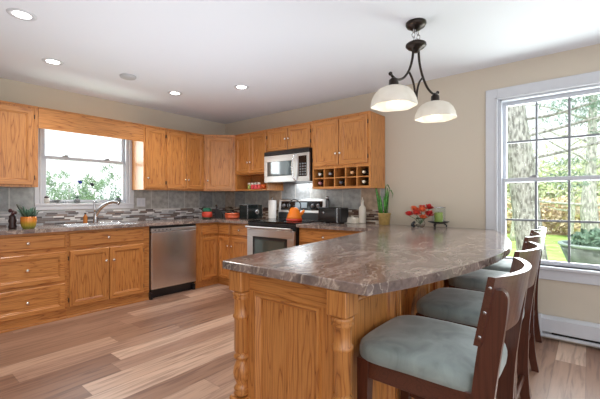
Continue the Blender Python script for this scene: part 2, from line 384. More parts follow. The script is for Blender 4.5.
def smoothcurve(pts, k=6):
    out = []
    P = [Vector(p) for p in pts]
    for i in range(len(P) - 1):
        p0, p1, p2, p3 = P[max(i - 1, 0)], P[i], P[i + 1], P[min(i + 2, len(P) - 1)]
        for j in range(k):
            t = j / k
            out.append(0.5 * ((2 * p1) + (p2 - p0) * t + (2 * p0 - 5 * p1 + 4 * p2 - p3) * t * t + (3 * p1 - p0 - 3 * p2 + p3) * t ** 3))
    out.append(P[-1]); return out

# ------------------------------------------------------------------ room shell
H = 2.44
def walled(mb, u0, u1, z0, z1, hole, put):
    hu0, hu1, hz0, hz1 = hole
    put(u0, hu0, z0, z1); put(hu1, u1, z0, z1); put(hu0, hu1, z0, hz0); put(hu0, hu1, hz1, z1)
mb = MB(); mb.box(-0.15, 6.6, -6.2, 0.15, -0.1, 0.0); struct(mb.build('floor', FLOORM))
mb = MB(); mb.box(-0.15, 6.6, -6.2, 0.15, H, H + 0.1); struct(mb.build('ceiling', CEILM))
mb = MB(); mb.box(0.0, 6.6, -6.35, -6.2, 0, H); struct(mb.build('wall_front_light_block', WALLM))  # unseen wall, added to cut the sky light from behind the camera
WL = (-2.53, -1.58, 1.15, 2.07)
mb = MB(); walled(mb, -6.2, 0.15, 0, H, WL, lambda a, b, c, d: mb.box(-0.15, 0, a, b, c, d)); struct(mb.build('wall_left', WALLM))
WR = (3.99, 5.04, 0.62, 2.12)
mb = MB(); walled(mb, 0.0, 6.6, 0, H, WR, lambda a, b, c, d: mb.box(a, b, 0, 0.15, c, d)); struct(mb.build('wall_back', WALLM))

def double_hung(name, M, w, z0, z1, zm, cols, rows, casing, sill_out, apron, stool_z, latches=(0.25, 0.75)):
    """local: x across 0..w, y=0 wall face, +y outward, z world"""
    root = bpy.data.objects.new(name, None); col.objects.link(root); struct(root)
    c = casing
    mb = MB(M)
    mb.box(-c, 0.0, -0.022, 0, z0 - 0.02, z1 + c, bev=0.004); mb.box(w, w + c, -0.022, 0, z0 - 0.02, z1 + c, bev=0.004)
    mb.box(0, w, -0.022, 0, z1, z1 + c, bev=0.004)
    mb.box(-0.018, 0.0, -0.03, -0.02, z0, z1 + 0.018, bev=0.003); mb.box(w, w + 0.018, -0.03, -0.02, z0, z1 + 0.018, bev=0.003); mb.box(-0.018, w + 0.018, -0.03, -0.02, z1, z1 + 0.018, bev=0.003)
    mb.box(-c, w + c, -0.02, 0, z0 - apron, z0 - 0.025, bev=0.004)
    mb.build('window_casing', WHITE, root)
    mb = MB(M); mb.box(-c - 0.0, w + c, -sill_out, 0.0, z0 - 0.028, z0 + 0.0, bev=0.006, seg=2); mb.box(0.0, w, 0.0, 0.13, z0 - 0.028, z0); mb.build('window_sill', WHITE, root)
    mb = MB(M)   # jamb liner
    t = 0.018
    mb.box(0, t, 0.0, 0.14, z0, z1); mb.box(w - t, w, 0.0, 0.14, z0, z1); mb.box(t, w - t, 0.0, 0.14, z1 - t, z1)
    mb.box(t, t + 0.012, 0.0, 0.022, z0, z1); mb.box(w - t - 0.012, w - t, 0.0, 0.022, z0, z1)
    mb.build('window_jamb', VINYL, root)
    for nm, ya, za, zb in (('lower_sash', 0.03, z0 + 0.004, zm + 0.02), ('upper_sash', 0.075, zm - 0.02, z1 - t)):
        mb = MB(M); f = 0.036; yb = ya + 0.035; xa, xb = t + 0.004, w - t - 0.004
        mb.box(xa, xa + f, ya, yb, za, zb, bev=0.003); mb.box(xb - f, xb, ya, yb, za, zb, bev=0.003)
        mb.box(xa + f, xb - f, ya, yb, za, za + f, bev=0.003); mb.box(xa + f, xb - f, ya, yb, zb - f, zb, bev=0.003)
        s = mb.build(nm, VINYL, root)
        if cols > 1:
            mb = MB(M); g = 0.009
            for i in range(1, cols):
                xx = xa + f + (xb - xa - 2 * f) * i / cols; mb.box(xx - g, xx + g, ya + 0.012, yb - 0.005, za + f, zb - f)
            for i in range(1, rows):
                zz = za + f + (zb - za - 2 * f) * i / rows
                for k in range(cols):
                    x0_ = xa + f + (xb - xa - 2 * f) * k / cols; x1_ = xa + f + (xb - xa - 2 * f) * (k + 1) / cols
                    mb.box(x0_ + (g if k else 0), x1_ - (g if k < cols - 1 else 0), ya + 0.012, yb - 0.005, zz - g, zz + g)
            mb.build('muntin_grid', GRILLE, s)
        mb = MB(M); mb.box(xa + f, xb - f, ya + 0.018, ya + 0.022, za + f, zb - f); mb.build('window_pane', GLASS, s)
        if nm == 'lower_sash':
            for q in latches:
                mb = MB(M); x = xa + (xb - xa) * q; mb.box(x - 0.03, x + 0.03, ya + 0.002, yb + 0.02, zb, zb + 0.012, bev=0.003); mb.box(x - 0.012, x + 0.022, ya - 0.006, ya + 0.012, zb + 0.012, zb + 0.022, bev=0.003)
                mb.build('sash_latch', plain('latch_grey', (0.35, 0.35, 0.36), 0.4), s)
    return root
# left window: local x -> world +y, local +y -> world -x
ML = Matrix.Translation((0, WL[0], 0)) @ Matrix(((0, -1, 0, 0), (1, 0, 0, 0), (0, 0, 1, 0), (0, 0, 0, 1)))
double_hung('window_1', ML, WL[1] - WL[0], WL[2], WL[3], 1.665, 1, 1, 0.062, 0.03, 0.075, 1.15)
MR = Matrix.Translation((WR[0], 0, 0))
double_hung('window_2', MR, WR[1] - WR[0], WR[2], WR[3], 1.37, 4, 2, 0.10, 0.045, 0.115, 0.62)

# ------------------------------------------------------------------ cabinets (local x along the front, y=0 at the face frame, +y into the wall)
def lofted_panel(mb, x0, x1, z0, z1, y, prof, vert=2, hor=0):
    """rectangular nested loops; prof = [(inset, y offset)], last one capped"""
    vl = []
    for ins, dy in prof:
        vl.append([mb._v(p) for p in ((x0 + ins, y + dy, z0 + ins), (x1 - ins, y + dy, z0 + ins), (x1 - ins, y + dy, z1 - ins), (x0 + ins, y + dy, z1 - ins))])
    mb._f(vl[0], vert)
    for a, b in zip(vl[:-1], vl[1:]):
        for i in range(4):
            mb._f([a[i], a[(i + 1) % 4], b[(i + 1) % 4], b[i]], hor if i in (0, 2) else vert)
    mb._f(vl[-1], vert)
WOODS = [OX, OY, OZ]
def knob(parent, x, z, y=-0.02):
    mb = MB(); mb.lathe([(0.006, 0.0), (0.006, -0.012), (0.014, -0.018), (0.0155, -0.024), (0.011, -0.03), (0.003, -0.032)], (x, y, z), axis='y', n=14)
    return mb.build('knob', BRASS, parent)
def door(parent, x0, x1, z0, z1, kx=None, kz=None, hinge=None, st=0.052):
    mb = MB()
    lofted_panel(mb, x0, x1, z0, z1, 0, [(0, 0), (0, -0.015), (0.005, -0.02), (st - 0.004, -0.02), (st, -0.0135), (st + 0.006, -0.0135), (st + 0.011, -0.009)])
    d = mb.build('door', WOODS, parent)
    if kx is not None: knob(d, kx, kz)
    if hinge is not None:
        for zz in (z0 + 0.075, z1 - 0.075):
            mb = MB(); hx = x0 - 0.009 if hinge == 'l' else x1 + 0.001
            mb.box(hx, hx + 0.008, -0.014, -0.002, zz - 0.022, zz + 0.022, bev=0.002); mb.build('hinge', HINGE, d)
    return d
def drawer(parent, x0, x1, z0, z1, kx=None, paneled=False, name='drawer'):
    mb = MB()
    if paneled: prof = [(0, 0), (0, -0.015), (0.005, -0.02), (0.044, -0.02), (0.049, -0.0135), (0.056, -0.0135), (0.06, -0.009)]
    else: prof = [(0, 0), (0, -0.012), (0.008, -0.02)]
    lofted_panel(mb, x0, x1, z0, z1, 0, prof, vert=0)
    d = mb.build(name, WOODS, parent)
    if kx is not None: knob(d, kx, (z0 + z1) / 2, -0.02 if not paneled else -0.009)
    return d
def base_cab(label, loc, rz, w, d=0.595, ztop=0.876, group=None):
    t = thing('base_cabinet', label, 'cabinet', loc, rz, group)
    mb = MB(); mb.box(0, w, 0.0, d, 0.085, ztop, m=0); mb.box(0, w, 0.012, d, 0, 0.085, m=0); mb.build('cabinet_body', WOODS, t)
    mb = MB(); mb.box(0, w, -0.008, 0.012, 0.0, 0.02, m=0, bev=0.004); mb.build('shoe_moulding', WOODS, t)
    return t
XF = 0.60     # face plane of left run
RZL = PI / 2
# drawer stack
c = base_cab('oak base cabinet of three stacked drawers at the far left', (XF, -3.24, 0), RZL, 0.775)
def Lx(y, y0): return y - y0
drawer(c, 0.065, 0.758, 0.715, 0.852, 0.452); drawer(c, 0.065, 0.758, 0.385, 0.675, 0.452, True); drawer(c, 0.065, 0.758, 0.10, 0.36, 0.452, True)
# sink base
y0 = -2.465
c = base_cab('oak sink base cabinet with two doors under the kitchen window', (XF, y0, 0), RZL, 0.855)
drawer(c, 0.02, 0.78, 0.715, 0.852, 0.385, name='false_drawer_front')
door(c, 0.02, 0.395, 0.105, 0.675, 0.36, 0.535, 'l'); door(c, 0.405, 0.78, 0.105, 0.675, 0.44, 0.535, 'r')
# dishwasher
t = thing('dishwasher', 'stainless steel dishwasher between oak base cabinets', 'dishwasher', (XF, -1.61, 0), RZL)
mb = MB(); mb.box(0.006, 0.634, 0.0, 0.58, 0.10, 0.872); mb.build('tub_body', BLACKP, t)
mb = MB(); mb.box(0.012, 0.628, -0.035, -0.0, 0.115, 0.80, bev=0.006, seg=2); mb.build('door_panel', STEELZ, t)
mb = MB(); mb.box(0.012, 0.628, -0.035, 0.0, 0.802, 0.845, bev=0.006, seg=2); p = mb.build('control_strip', STEELX, t)
for i in range(5):
    mb = MB(); x = 0.05 + i * 0.05; mb.box(x, x + 0.012, -0.0365, -0.034, 0.818, 0.83); mb.build('button', BLACKP, p)
mb = MB(); mb.box(0.008, 0.632, -0.02, 0.0, 0.847, 0.872, bev=0.003); mb.build('top_trim', BLACKP, t)
mb = MB(); mb.box(0.006, 0.634, 0.03, 0.06, 0.0, 0.10); mb.box(0.0, 0.03, -0.03, 0.03, 0.0, 0.075); mb.box(0.60, 0.63, -0.01, 0.03, 0.0, 0.075); mb.build('toe_kick', BLACKP, t)
# corner base cabinet (L-shaped, two narrow folding doors)
t = thing('base_cabinet', 'L-shaped oak corner base cabinet with two narrow folding doors', 'cabinet', (0, 0, 0))
mb = MB(); poly = [(0.01, -0.97), (XF, -0.97), (XF, -0.60), (0.885, -0.60), (0.885, -0.01), (0.01, -0.01)]
mb.prism(poly, 0.085, 0.876, m=2); mb.prism([(0.01, -0.97), (XF - 0.02, -0.97), (XF - 0.02, -0.58), (0.885, -0.58), (0.885, -0.01), (0.01, -0.01)], 0, 0.085, m=0); mb.build('cabinet_body', WOODS, t)
def local_child(parent, name, loc, rz):
    o = bpy.data.objects.new(name, None); col.objects.link(o); o.parent = parent; o.location = loc; o.rotation_euler = (0, 0, rz); return o
def xform(o, loc, rz):
    o.location = loc; o.rotation_euler = (0, 0, rz); return o
xform(door(t, 0.065, 0.335, 0.105, 0.675, st=0.045), (XF, -0.955, 0), RZL)
xform(drawer(t, 0.065, 0.335, 0.715, 0.852, name='false_drawer_front'), (XF, -0.955, 0), RZL)
d_ = xform(door(t, 0.022, 0.262, 0.105, 0.675, 0.25, 0.56, st=0.045), (XF, -0.60, 0), 0)
xform(drawer(t, 0.022, 0.262, 0.715, 0.852, name='false_drawer_front'), (XF, -0.60, 0), 0)
# drawer base left of the range
c = base_cab('narrow oak base cabinet with one drawer and door left of range', (0.887, -0.60, 0), 0, 0.395)
drawer(c, 0.02, 0.372, 0.715, 0.852, 0.195); door(c, 0.02, 0.372, 0.105, 0.675, 0.045, 0.56, 'r')
c = base_cab('oak base cabinet with wide drawer to the right of the range', (2.085, -0.60, 0), 0, 0.89)
drawer(c, 0.03, 0.72, 0.715, 0.852, 0.365); door(c, 0.03, 0.37, 0.105, 0.675, 0.34, 0.56); door(c, 0.38, 0.72, 0.105, 0.675, 0.41, 0.56)

# peninsula base (one cabinet island joined to the wall)
t = thing('peninsula_base', 'oak panelled peninsula base with turned corner posts under the bar', 'kitchen peninsula', (3.42, -2.60, 0))
mb = MB(); mb.box(0.02, 0.51, 0.0, 0.505, 0.02, 0.874, m=2); mb.box(0.02, 0.43, 0.505, 2.58, 0.02, 0.874, m=2); mb.build('cabinet_body', WOODS, t)
mb = MB()   # end panel facing the camera
mb.box(0.03, 0.50, -0.018, 0.0, 0.785, 0.874, m=0); mb.box(0.03, 0.085, -0.018, 0, 0.1, 0.785, m=2); mb.box(0.445, 0.50, -0.018, 0, 0.1, 0.785, m=2); mb.box(0.03, 0.50, -0.018, 0, 0.0, 0.12, m=0)
lofted_panel(mb, 0.085, 0.445, 0.12, 0.785, -0.0, [(0, 0), (0, -0.018), (0.004, -0.03), (0.013, -0.032), (0.02, -0.022), (0.026, -0.012), (0.03, -0.010)])
mb.box(0.262, 0.265, -0.0112, -0.009, 0.15, 0.755, m=2)
mb.build('end_panel', WOODS, t)
# seating side panels
xs = 0.51
xr = 0.43
for k, (xx, ya, yb) in enumerate(((xs, 0.02, 0.43), (xr, 0.56, 1.16), (xr, 1.34, 1.80), (xr, 1.98, 2.50))):
    Mx = Matrix.Translation((xx, ya, 0)) @ Matrix(((0, -1, 0, 0), (1, 0, 0, 0), (0, 0, 1, 0), (0, 0, 0, 1)))
    mb = MB(Mx); lofted_panel(mb, 0.0, yb - ya, 0.10, 0.825, 0, [(0, 0), (0, -0.014), (0.006, -0.032), (0.018, -0.036), (0.026, -0.02), (0.034, -0.016), (0.04, -0.006)], vert=2, hor=1); mb.build('side_panel', WOODS, t)
mb = MB(); mb.box(xs, xs + 0.045, 0.0, 0.505, 0.842, 0.872, m=1, bev=0.008, seg=2); mb.box(xr, xr + 0.03, 0.505, 2.58, 0.842, 0.872, m=1, bev=0.008, seg=2); mb.build('cornice_moulding', WOODS, t)
for xx, ya in ((xs, 0.44), (xr, 1.25), (xr, 1.89)):
    mb = MB(); mb.box(xx, xx + 0.018, ya, ya + 0.062, 0.0, 0.840, m=2, bev=0.003)
    for q in (0.012, 0.031, 0.05): mb.box(xx + 0.018, xx + 0.030, ya + q - 0.006, ya + q + 0.006, 0.1, 0.80, m=2, bev=0.002)
    mb.build('pilaster', WOODS, t)
for yc in (0.80, 1.62, 2.30):
    mb = MB(); A_ = [PI / 2 * i / 14 for i in range(15)]
    outer = [(xr + 0.24 * (1 - math.cos(a)), 0.56 + 0.314 * math.sin(a)) for a in A_]
    inner = [(xr + 0.042 + 0.21 * (1 - math.cos(a)), 0.56 + 0.272 * math.sin(a)) for a in A_]
    ol = [[(o[0], yc - 0.022, o[1]), (o[0], yc + 0.022, o[1]), (i[0], yc + 0.022, i[1]), (i[0], yc - 0.022, i[1])] for o, i in zip(outer, inner)]
    mb.loft(ol, m=2); mb.box(xr, xr + 0.042, yc - 0.022, yc + 0.022, 0.40, 0.56, m=2)
    mb.build('bracket', WOODS, t)
postprof = [(0.030, 0.31), (0.036, 0.318), (0.030, 0.328), (0.036, 0.34), (0.028, 0.352), (0.024, 0.362), (0.036, 0.39), (0.039, 0.41), (0.036, 0.435), (0.026, 0.462), (0.024, 0.47), (0.036, 0.478), (0.036, 0.488), (0.026, 0.497),
            (0.034, 0.51), (0.034, 0.655), (0.039, 0.662), (0.039, 0.671), (0.034, 0.678), (0.034, 0.742), (0.041, 0.75), (0.036, 0.757), (0.042, 0.766), (0.042, 0.774), (0.034, 0.78)]
for px in (0.005, 0.545):
    mb = MB(); cx, cy = px, -0.028
    mb.box(cx - 0.042, cx + 0.042, cy - 0.042, cy + 0.042, 0.0, 0.305, m=0, bev=0.006); mb.box(cx - 0.042, cx + 0.042, cy - 0.042, cy + 0.042, 0.782, 0.874, m=0, bev=0.004)
    mb.lathe(postprof, (cx, cy, 0), n=28, m=0, cap0=True); mb.build('turned_post', OZ, t)

# ------------------------------------------------------------------ wall cabinets
ZT, ZB = 2.134, 1.318
def wall_cab(label, loc, rz, w, zb, group=None, d=0.318, name='wall_cabinet'):
    t = thing(name, label, 'cabinet', loc, rz, group)
    mb = MB(); mb.box(0, w, 0.0, d, zb, ZT - 0.015, m=2); mb.build('cabinet_body', WOODS, t)
    mb = MB(); mb.box(0, w, -0.012, d, ZT - 0.015, ZT, m=0, bev=0.003); mb.build('top_moulding', WOODS, t)
    return t
XU = 0.33
c = wall_cab('oak wall cabinet left of the sink window, at picture edge', (XU, -3.17, 0), RZL, 0.535, ZB)
door(c, 0.06, 0.497, ZB + 0.02, ZT - 0.035, hinge='r')
t = thing('valance', 'plain oak valance board bridging over the sink window', 'valance', (XU, -2.632, 0), RZL)
mb = MB(); mb.box(0, 1.085, 0.0, 0.02, 1.918, ZT - 0.015, m=0); mb.build('board', WOODS, t)
mb = MB(); mb.box(0, 1.085, -0.012, 0.02, ZT - 0.015, ZT, m=0, bev=0.003); mb.build('top_moulding', WOODS, t)
c = wall_cab('single-door oak wall cabinet right beside the sink window', (XU, -1.545, 0), RZL, 0.298, ZB)
door(c, 0.018, 0.285, ZB + 0.02, ZT - 0.035, 0.045, 1.464, 'r', 0.05)
c = wall_cab('two-door oak wall cabinet left of the corner cabinet', (XU, -1.245, 0), RZL, 0.60, ZB)
door(c, 0.015, 0.294, ZB + 0.02, ZT - 0.035, 0.278, 1.462, 'l', 0.05); door(c, 0.302, 0.585, ZB + 0.02, ZT - 0.035, 0.322, 1.462, 'r', 0.05)
# diagonal corner
t = thing('wall_cabinet', 'diagonal oak corner wall cabinet with single door', 'cabinet', (0, 0, 0))
mb = MB(); poly = [(0.012, -0.643), (0.33, -0.643), (0.643, -0.33), (0.643, -0.012), (0.012, -0.012)]
mb.prism(poly, ZB, ZT - 0.015, m=2); mb.build('cabinet_body', WOODS, t)
mb = MB(); mb.prism([(0.012, -0.643), (0.335, -0.643), (0.344, -0.652), (0.652, -0.344), (0.643, -0.335), (0.643, -0.012), (0.012, -0.012)], ZT - 0.015, ZT, m=0); mb.build('top_moulding', WOODS, t)
xform(door(t, 0.03, 0.413, ZB + 0.02, ZT - 0.035, 0.055, 1.464), (0.33, -0.643, 0), PI / 4)
# cabinet over spice shelf
c = wall_cab('oak wall cabinet with open spice shelf beneath two doors', (0.645, -0.33, 0), 0, 0.66, 1.545)
door(c, 0.02, 0.326, 1.56, ZT - 0.035, 0.302, 1.71, 'l', 0.05); door(c, 0.334, 0.645, 1.56, ZT - 0.035, 0.358, 1.71, 'r', 0.05)
mb = MB(); mb.box(0, 0.66, 0.0, 0.318, ZB, ZB + 0.018, m=0); mb.box(0, 0.04, 0.0, 0.318, ZB + 0.018, 1.545, m=2); mb.box(0.64, 0.66, 0.0, 0.318, ZB + 0.018, 1.545, m=2); mb.box(0.04, 0.64, 0.305, 0.318, ZB + 0.018, 1.545, m=2); mb.build('open_shelf', WOODS, c)
c = wall_cab('short two-door oak wall cabinet above the microwave', (1.307, -0.33, 0), 0, 0.775, 1.818)
door(c, 0.02, 0.372, 1.828, ZT - 0.035, 0.35, 1.963, 'l', 0.045); door(c, 0.382, 0.735, 1.828, ZT - 0.035, 0.405, 1.963, 'r', 0.045)
c = wall_cab('large oak wall cabinet with ten-cell wine rack underneath', (2.084, -0.35, 0), 0, 0.776, 1.562, d=0.338)
door(c, 0.02, 0.378, 1.582, ZT - 0.035, 0.352, 1.712, 'l'); door(c, 0.386, 0.742, 1.582, ZT - 0.035, 0.412, 1.712, 'r')
mb = MB()
mb.box(0, 0.022, 0, 0.338, ZB - 0.0, 1.562, m=2); mb.box(0.754, 0.776, 0, 0.338, ZB, 1.562, m=2); mb.box(0.022, 0.754, 0, 0.338, ZB, ZB + 0.025, m=0); mb.box(0.022, 0.754, 0.326, 0.338, ZB + 0.025, 1.562, m=3)  # rack back coloured near-black in place of the shade in the cells
WC = [0.022 + i * 0.732 / 5 for i in range(6)]
for x in WC[1:-1]: mb.box(x - 0.007, x + 0.007, 0.004, 0.326, ZB + 0.025, 1.55, m=2)
for i in range(5):
    mb.box(WC[i] + (0.007 if i else 0), WC[i + 1] - (0.007 if i < 4 else 0), 0.004, 0.326, 1.436, 1.448, m=0)
mb.box(0.022, 0.754, 0.0, 0.326, 1.55, 1.562, m=0)
mb.build('wine_rack', WOODS + [SHADEIN], c)

# ------------------------------------------------------------------ worktops and backsplash
t = thing('countertop', 'marbled grey brown laminate worktop running along sink wall to the range', 'countertop', (0, 0, 0))
mb = MB(); z0c, z1c = 0.878, 0.914
# around the sink cut-out: y -2.40..-1.76, x .13..0.53
sx0, sx1, sy0, sy1 = 0.13, 0.54, -2.43, -1.75
mb.box(0.01, 0.645, -3.6, sy0, z0c, z1c); mb.box(0.01, sx0, sy0, sy1, z0c, z1c); mb.box(sx1, 0.645, sy0, sy1, z0c, z1c)
mb.prism([(0.01, sy1), (0.645, sy1), (0.645, -0.645), (1.278, -0.645), (1.278, -0.01), (0.01, -0.01)], z0c, z1c)
bmesh.ops.remove_doubles(mb.bm, verts=mb.bm.verts[:], dist=0.0001)
mb.build('worktop', COUNTER, t)
t2 = thing('countertop', 'marbled brown laminate bar worktop curving out over the stools', 'countertop', (3.7, -1.3, 0))
right = [(4.088, -2.672, 0), (4.155, -2.48, 0), (4.205, -2.28, 0), (4.250, -2.06, 0), (4.280, -1.82, 0), (4.294, -1.6, 0), (4.288, -1.34, 0), (4.25, -1.03, 0), (4.19, -0.77, 0), (4.12, -0.52, 0), (4.03, -0.22, 0), (3.945, -0.01, 0)]
left = [(3.09, -0.645, 0), (3.165, -1.18, 0), (3.235, -1.65, 0), (3.295, -2.11, 0), (3.325, -2.49, 0), (3.352, -2.68, 0)]
rc = smoothcurve(right, 5); lc = smoothcurve(left, 4)
poly = [(2.078, -0.01), (2.078, -0.645)] + [(p.x, p.y) for p in lc] + [(p.x, p.y) for p in rc]
mb = MB(); mb.prism(poly, z0c, z1c)
bmesh.ops.bevel(mb.bm, geom=[e for e in mb.bm.edges if abs(e.verts[0].co.z - e.verts[1].co.z) < 1e-5 and e.verts[0].co.z > 0.9], offset=0.003, segments=1, affect='EDGES')
mb.build('worktop', COUNTER, t2, off=(3.7, -1.3, 0))

t = thing('backsplash', 'grey slate tile backsplash with mosaic strip behind the sink', 'backsplash', (0, 0, 0))
mb = MB(); mb.box(0.001, 0.010, -3.6, -0.009, 0.915, 1.062); mb.build('mosaic_band', MOS_Y, t)
mb = MB(); mb.box(0.001, 0.010, -3.6, WL[0] - 0.064, 1.065, ZB + 0.02); mb.box(0.001, 0.010, WL[1] + 0.064, -0.009, 1.065, ZB + 0.02); mb.box(0.001, 0.010, WL[0] - 0.064, WL[1] + 0.064, 1.062, 1.073); mb.build('tile_field', TIL_Y, t)
t = thing('backsplash', 'grey slate tile backsplash with mosaic strip behind the range', 'backsplash', (0, 0, 0))
mb = MB(); mb.box(0.011, 2.858, -0.010, -0.001, 0.915, 1.075); mb.build('mosaic_band', MOS_X, t)
mb = MB(); mb.box(0.011, 2.858, -0.010, -0.001, 1.075, ZB + 0.02); mb.box(1.31, 2.06, -0.010, -0.001, ZB + 0.02, 1.42); mb.build('tile_field', TIL_X, t)

# ------------------------------------------------------------------ range
t = thing('range', 'stainless steel electric range with black glass cooktop', 'range', (1.284, -0.64, 0))
w = 0.788
mb = MB(); mb.box(0, w, 0.0, 0.61, 0.02, 0.905); mb.build('range_body', BLACKP, t)
mb = MB(); mb.box(-0.0, w, -0.02, 0.57, 0.906, 0.926, bev=0.004, seg=2); ct = mb.build('cooktop', BLACKG, t)
for bx, by, br in ((0.2, 0.15, 0.1), (0.58, 0.15, 0.08), (0.2, 0.42, 0.075), (0.58, 0.42, 0.1)):
    mb = MB(); mb.lathe([(br, 0.0), (br, 0.0006), (br - 0.004, 0.0006), (br - 0.004, 0)], (bx, by, 0.9262), n=36, cap0=False, cap1=False); mb.build('burner_ring', plain('burner_grey', (0.12, 0.12, 0.12), 0.3), ct)
mb = MB(); mb.box(0.004, w - 0.004, -0.022, 0.0, 0.872, 0.905, bev=0.003); mb.build('front_trim', BLACKP, t)
# oven door with framed window
mb = MB(); y_ = -0.038
mb.box(0.004, w - 0.004, y_, -0.001, 0.735, 0.830, bev=0.004); mb.box(0.004, 0.105, y_, -0.001, 0.25, 0.735, bev=0.004); mb.box(w - 0.105, w - 0.004, y_, -0.001, 0.25, 0.735, bev=0.004); mb.box(0.004, w - 0.004, y_, -0.001, 0.215, 0.25, bev=0.004)
dr = mb.build('oven_door', STEELX, t)
mb = MB(); mb.box(0.105, w - 0.105, y_ + 0.004, y_ + 0.014, 0.25, 0.735); mb.build('window_surround', BLACKP, dr)
m_ov, nt, b = mat_new('oven_glass'); b.inputs['Base Color'].default_value = (0.035, 0.075, 0.075, 1); b.inputs['Roughness'].default_value = 0.04; b.inputs['Coat Weight'].default_value = 1.0; b.inputs['Specular IOR Level'].default_value = 1.0
mb = MB(); mb.box(0.145, w - 0.145, y_ - 0.000, y_ + 0.003, 0.29, 0.70); mb.build('oven_window', m_ov, dr)
mb = MB(); mb.box(0.02, w - 0.02, y_ - 0.05, y_ - 0.026, 0.838, 0.866, bev=0.009, seg=3)
mb.box(0.03, 0.06, y_ - 0.03, y_ + 0.02, 0.815, 0.85, bev=0.004); mb.box(w - 0.06, w - 0.03, y_ - 0.03, y_ + 0.02, 0.815, 0.85, bev=0.004); mb.build('door_handle', STEELX, dr)
mb = MB(); mb.box(0.004, w - 0.004, y_, 0, 0.04, 0.205, bev=0.004); mb.build('storage_drawer', STEELX, t)
# backguard
mb = MB(); gy0, gy1 = 0.545, 0.625
mb.prism([(0.545, 0.928), (0.555, 1.03), (0.575, 1.186), (0.585, 1.195), (0.628, 1.195), (0.628, 0.928)], 0.0, 0.79, axis='x'); bg = mb.build('backguard', STEELX, t)
mb = MB(); mb.prism([(0.540, 0.928), (0.547, 1.02), (0.56, 1.02), (0.56, 0.928)], 0.01, 0.78, axis='x'); mb.build('vent_strip', BLACKP, bg)
mb = MB(); mb.prism([(0.5555, 1.05), (0.570, 1.17), (0.58, 1.17), (0.566, 1.05)], 0.04, 0.75, axis='x'); cp = mb.build('control_panel', BLACKG, bg)
mb = MB(); mb.prism([(0.5545, 1.085), (0.562, 1.155), (0.57, 1.155), (0.563, 1.085)], 0.30, 0.50, axis='x'); mb.build('clock_display', plain('display_grey', (0.3, 0.36, 0.4), 0.2), cp)
for kx in (0.10, 0.19, 0.60, 0.69):
    mb = MB(); mb.lathe([(0.027, 0.0), (0.024, -0.018), (0.012, -0.022), (0.002, -0.0225)], (kx, 0.561, 1.11), axis='y', n=16)
    mb.box(kx - 0.003, kx + 0.003, 0.536, 0.545, 1.09, 1.13); mb.build('dial', plain('dial_silver', (0.25, 0.25, 0.26), 0.3, 0.8), cp)

# microwave
t = thing('microwave', 'stainless over-the-range microwave with curved handle', 'microwave', (1.318, -0.40, 0))
w = 0.755
mb = MB(); mb.box(0, w, 0.022, 0.39, 1.415, 1.815); mb.build('microwave_body', BLACKP, t)
mb = MB(); mb.box(0, w, -0.004, 0.022, 1.762, 1.815, bev=0.003)
for i in range(30): mb.box(0.02 + i * 0.024, 0.038 + i * 0.024, -0.006, -0.003, 1.775, 1.80)
mb.build('vent_grille', BLACKP, t)
mb = MB(); x1d = 0.565
mb.box(0.0, x1d, -0.004, 0.022, 1.68, 1.760, bev=0.003); mb.box(0, 0.055, -0.004, 0.022, 1.495, 1.68, bev=0.003); mb.box(x1d - 0.06, x1d, -0.004, 0.022, 1.495, 1.68, bev=0.003); mb.box(0, x1d, -0.004, 0.022, 1.415, 1.495, bev=0.003)
dr = mb.build('door', STEELX, t)
m_mw, nt, b = mat_new('microwave_glass'); b.inputs['Base Color'].default_value = (0.06, 0.08, 0.085, 1); b.inputs['Roughness'].default_value = 0.06; b.inputs['Specular IOR Level'].default_value = 1.0; b.inputs['Coat Weight'].default_value = 1.0
mb = MB(); mb.box(0.055, x1d - 0.06, -0.002, 0.01, 1.495, 1.68); mb.build('door_window', m_mw, dr)
mb = MB(); mb.tube(smoothcurve([(x1d - 0.01, 0.0, 1.755), (x1d - 0.028, -0.04, 1.70), (x1d - 0.032, -0.055, 1.59), (x1d - 0.028, -0.04, 1.47), (x1d - 0.01, 0.0, 1.42)], 5), 0.011); mb.build('handle', STEELZ, dr)
mb = MB(); mb.box(x1d + 0.002, w, -0.004, 0.022, 1.415, 1.760, bev=0.003); cp = mb.build('control_frame', STEELX, t)
mb = MB(); mb.box(x1d + 0.03, w - 0.035, -0.006, -0.003, 1.475, 1.725); mb.build('control_panel', BLACKG, cp)
for r_ in range(5):
    for c_ in range(3):
        mb = MB(); mb.box(x1d + 0.045 + c_ * 0.04, x1d + 0.07 + c_ * 0.04, -0.008, -0.006, 1.49 + r_ * 0.032, 1.508 + r_ * 0.032); mb.build('button', plain('key_grey', (0.16, 0.16, 0.17), 0.4), cp)

d = bpy.data.lights.new('hood_lamp', 'AREA'); d.size = 0.3; d.energy = 2.2; d.color = (0.93, 0.97, 1.0)
o = bpy.data.objects.new('hood_lamp', d); o.parent = t; o.location = (0.38, 0.26, 1.405); col.objects.link(o)

# baseboard heater
t = thing('baseboard_heater', 'white metal baseboard heater under the large window', 'heater', (4.30, 0, 0))
mb = MB(); mb.prism([(-0.005, 0.03), (-0.005, 0.20), (-0.03, 0.20), (-0.07, 0.182), (-0.07, 0.075), (-0.06, 0.07), (-0.02, 0.07), (-0.02, 0.03)], 0.02, 2.0, axis='x'); mb.build('heater_cover', WHITE, t)
mb = MB(); mb.box(0.02, 2.0, -0.066, -0.045, 0.028, 0.052, bev=0.003); mb.build('bottom_lip', WHITE, t)
mb = MB(); mb.box(0.10, 2.0, -0.05, -0.02, 0.053, 0.069); mb.build('fin_slot', SHADEIN, t)
mb = MB(); mb.box(0.0, 0.03, -0.073, -0.004, 0.015, 0.205, bev=0.004); mb.build('end_cap', WHITE, t)

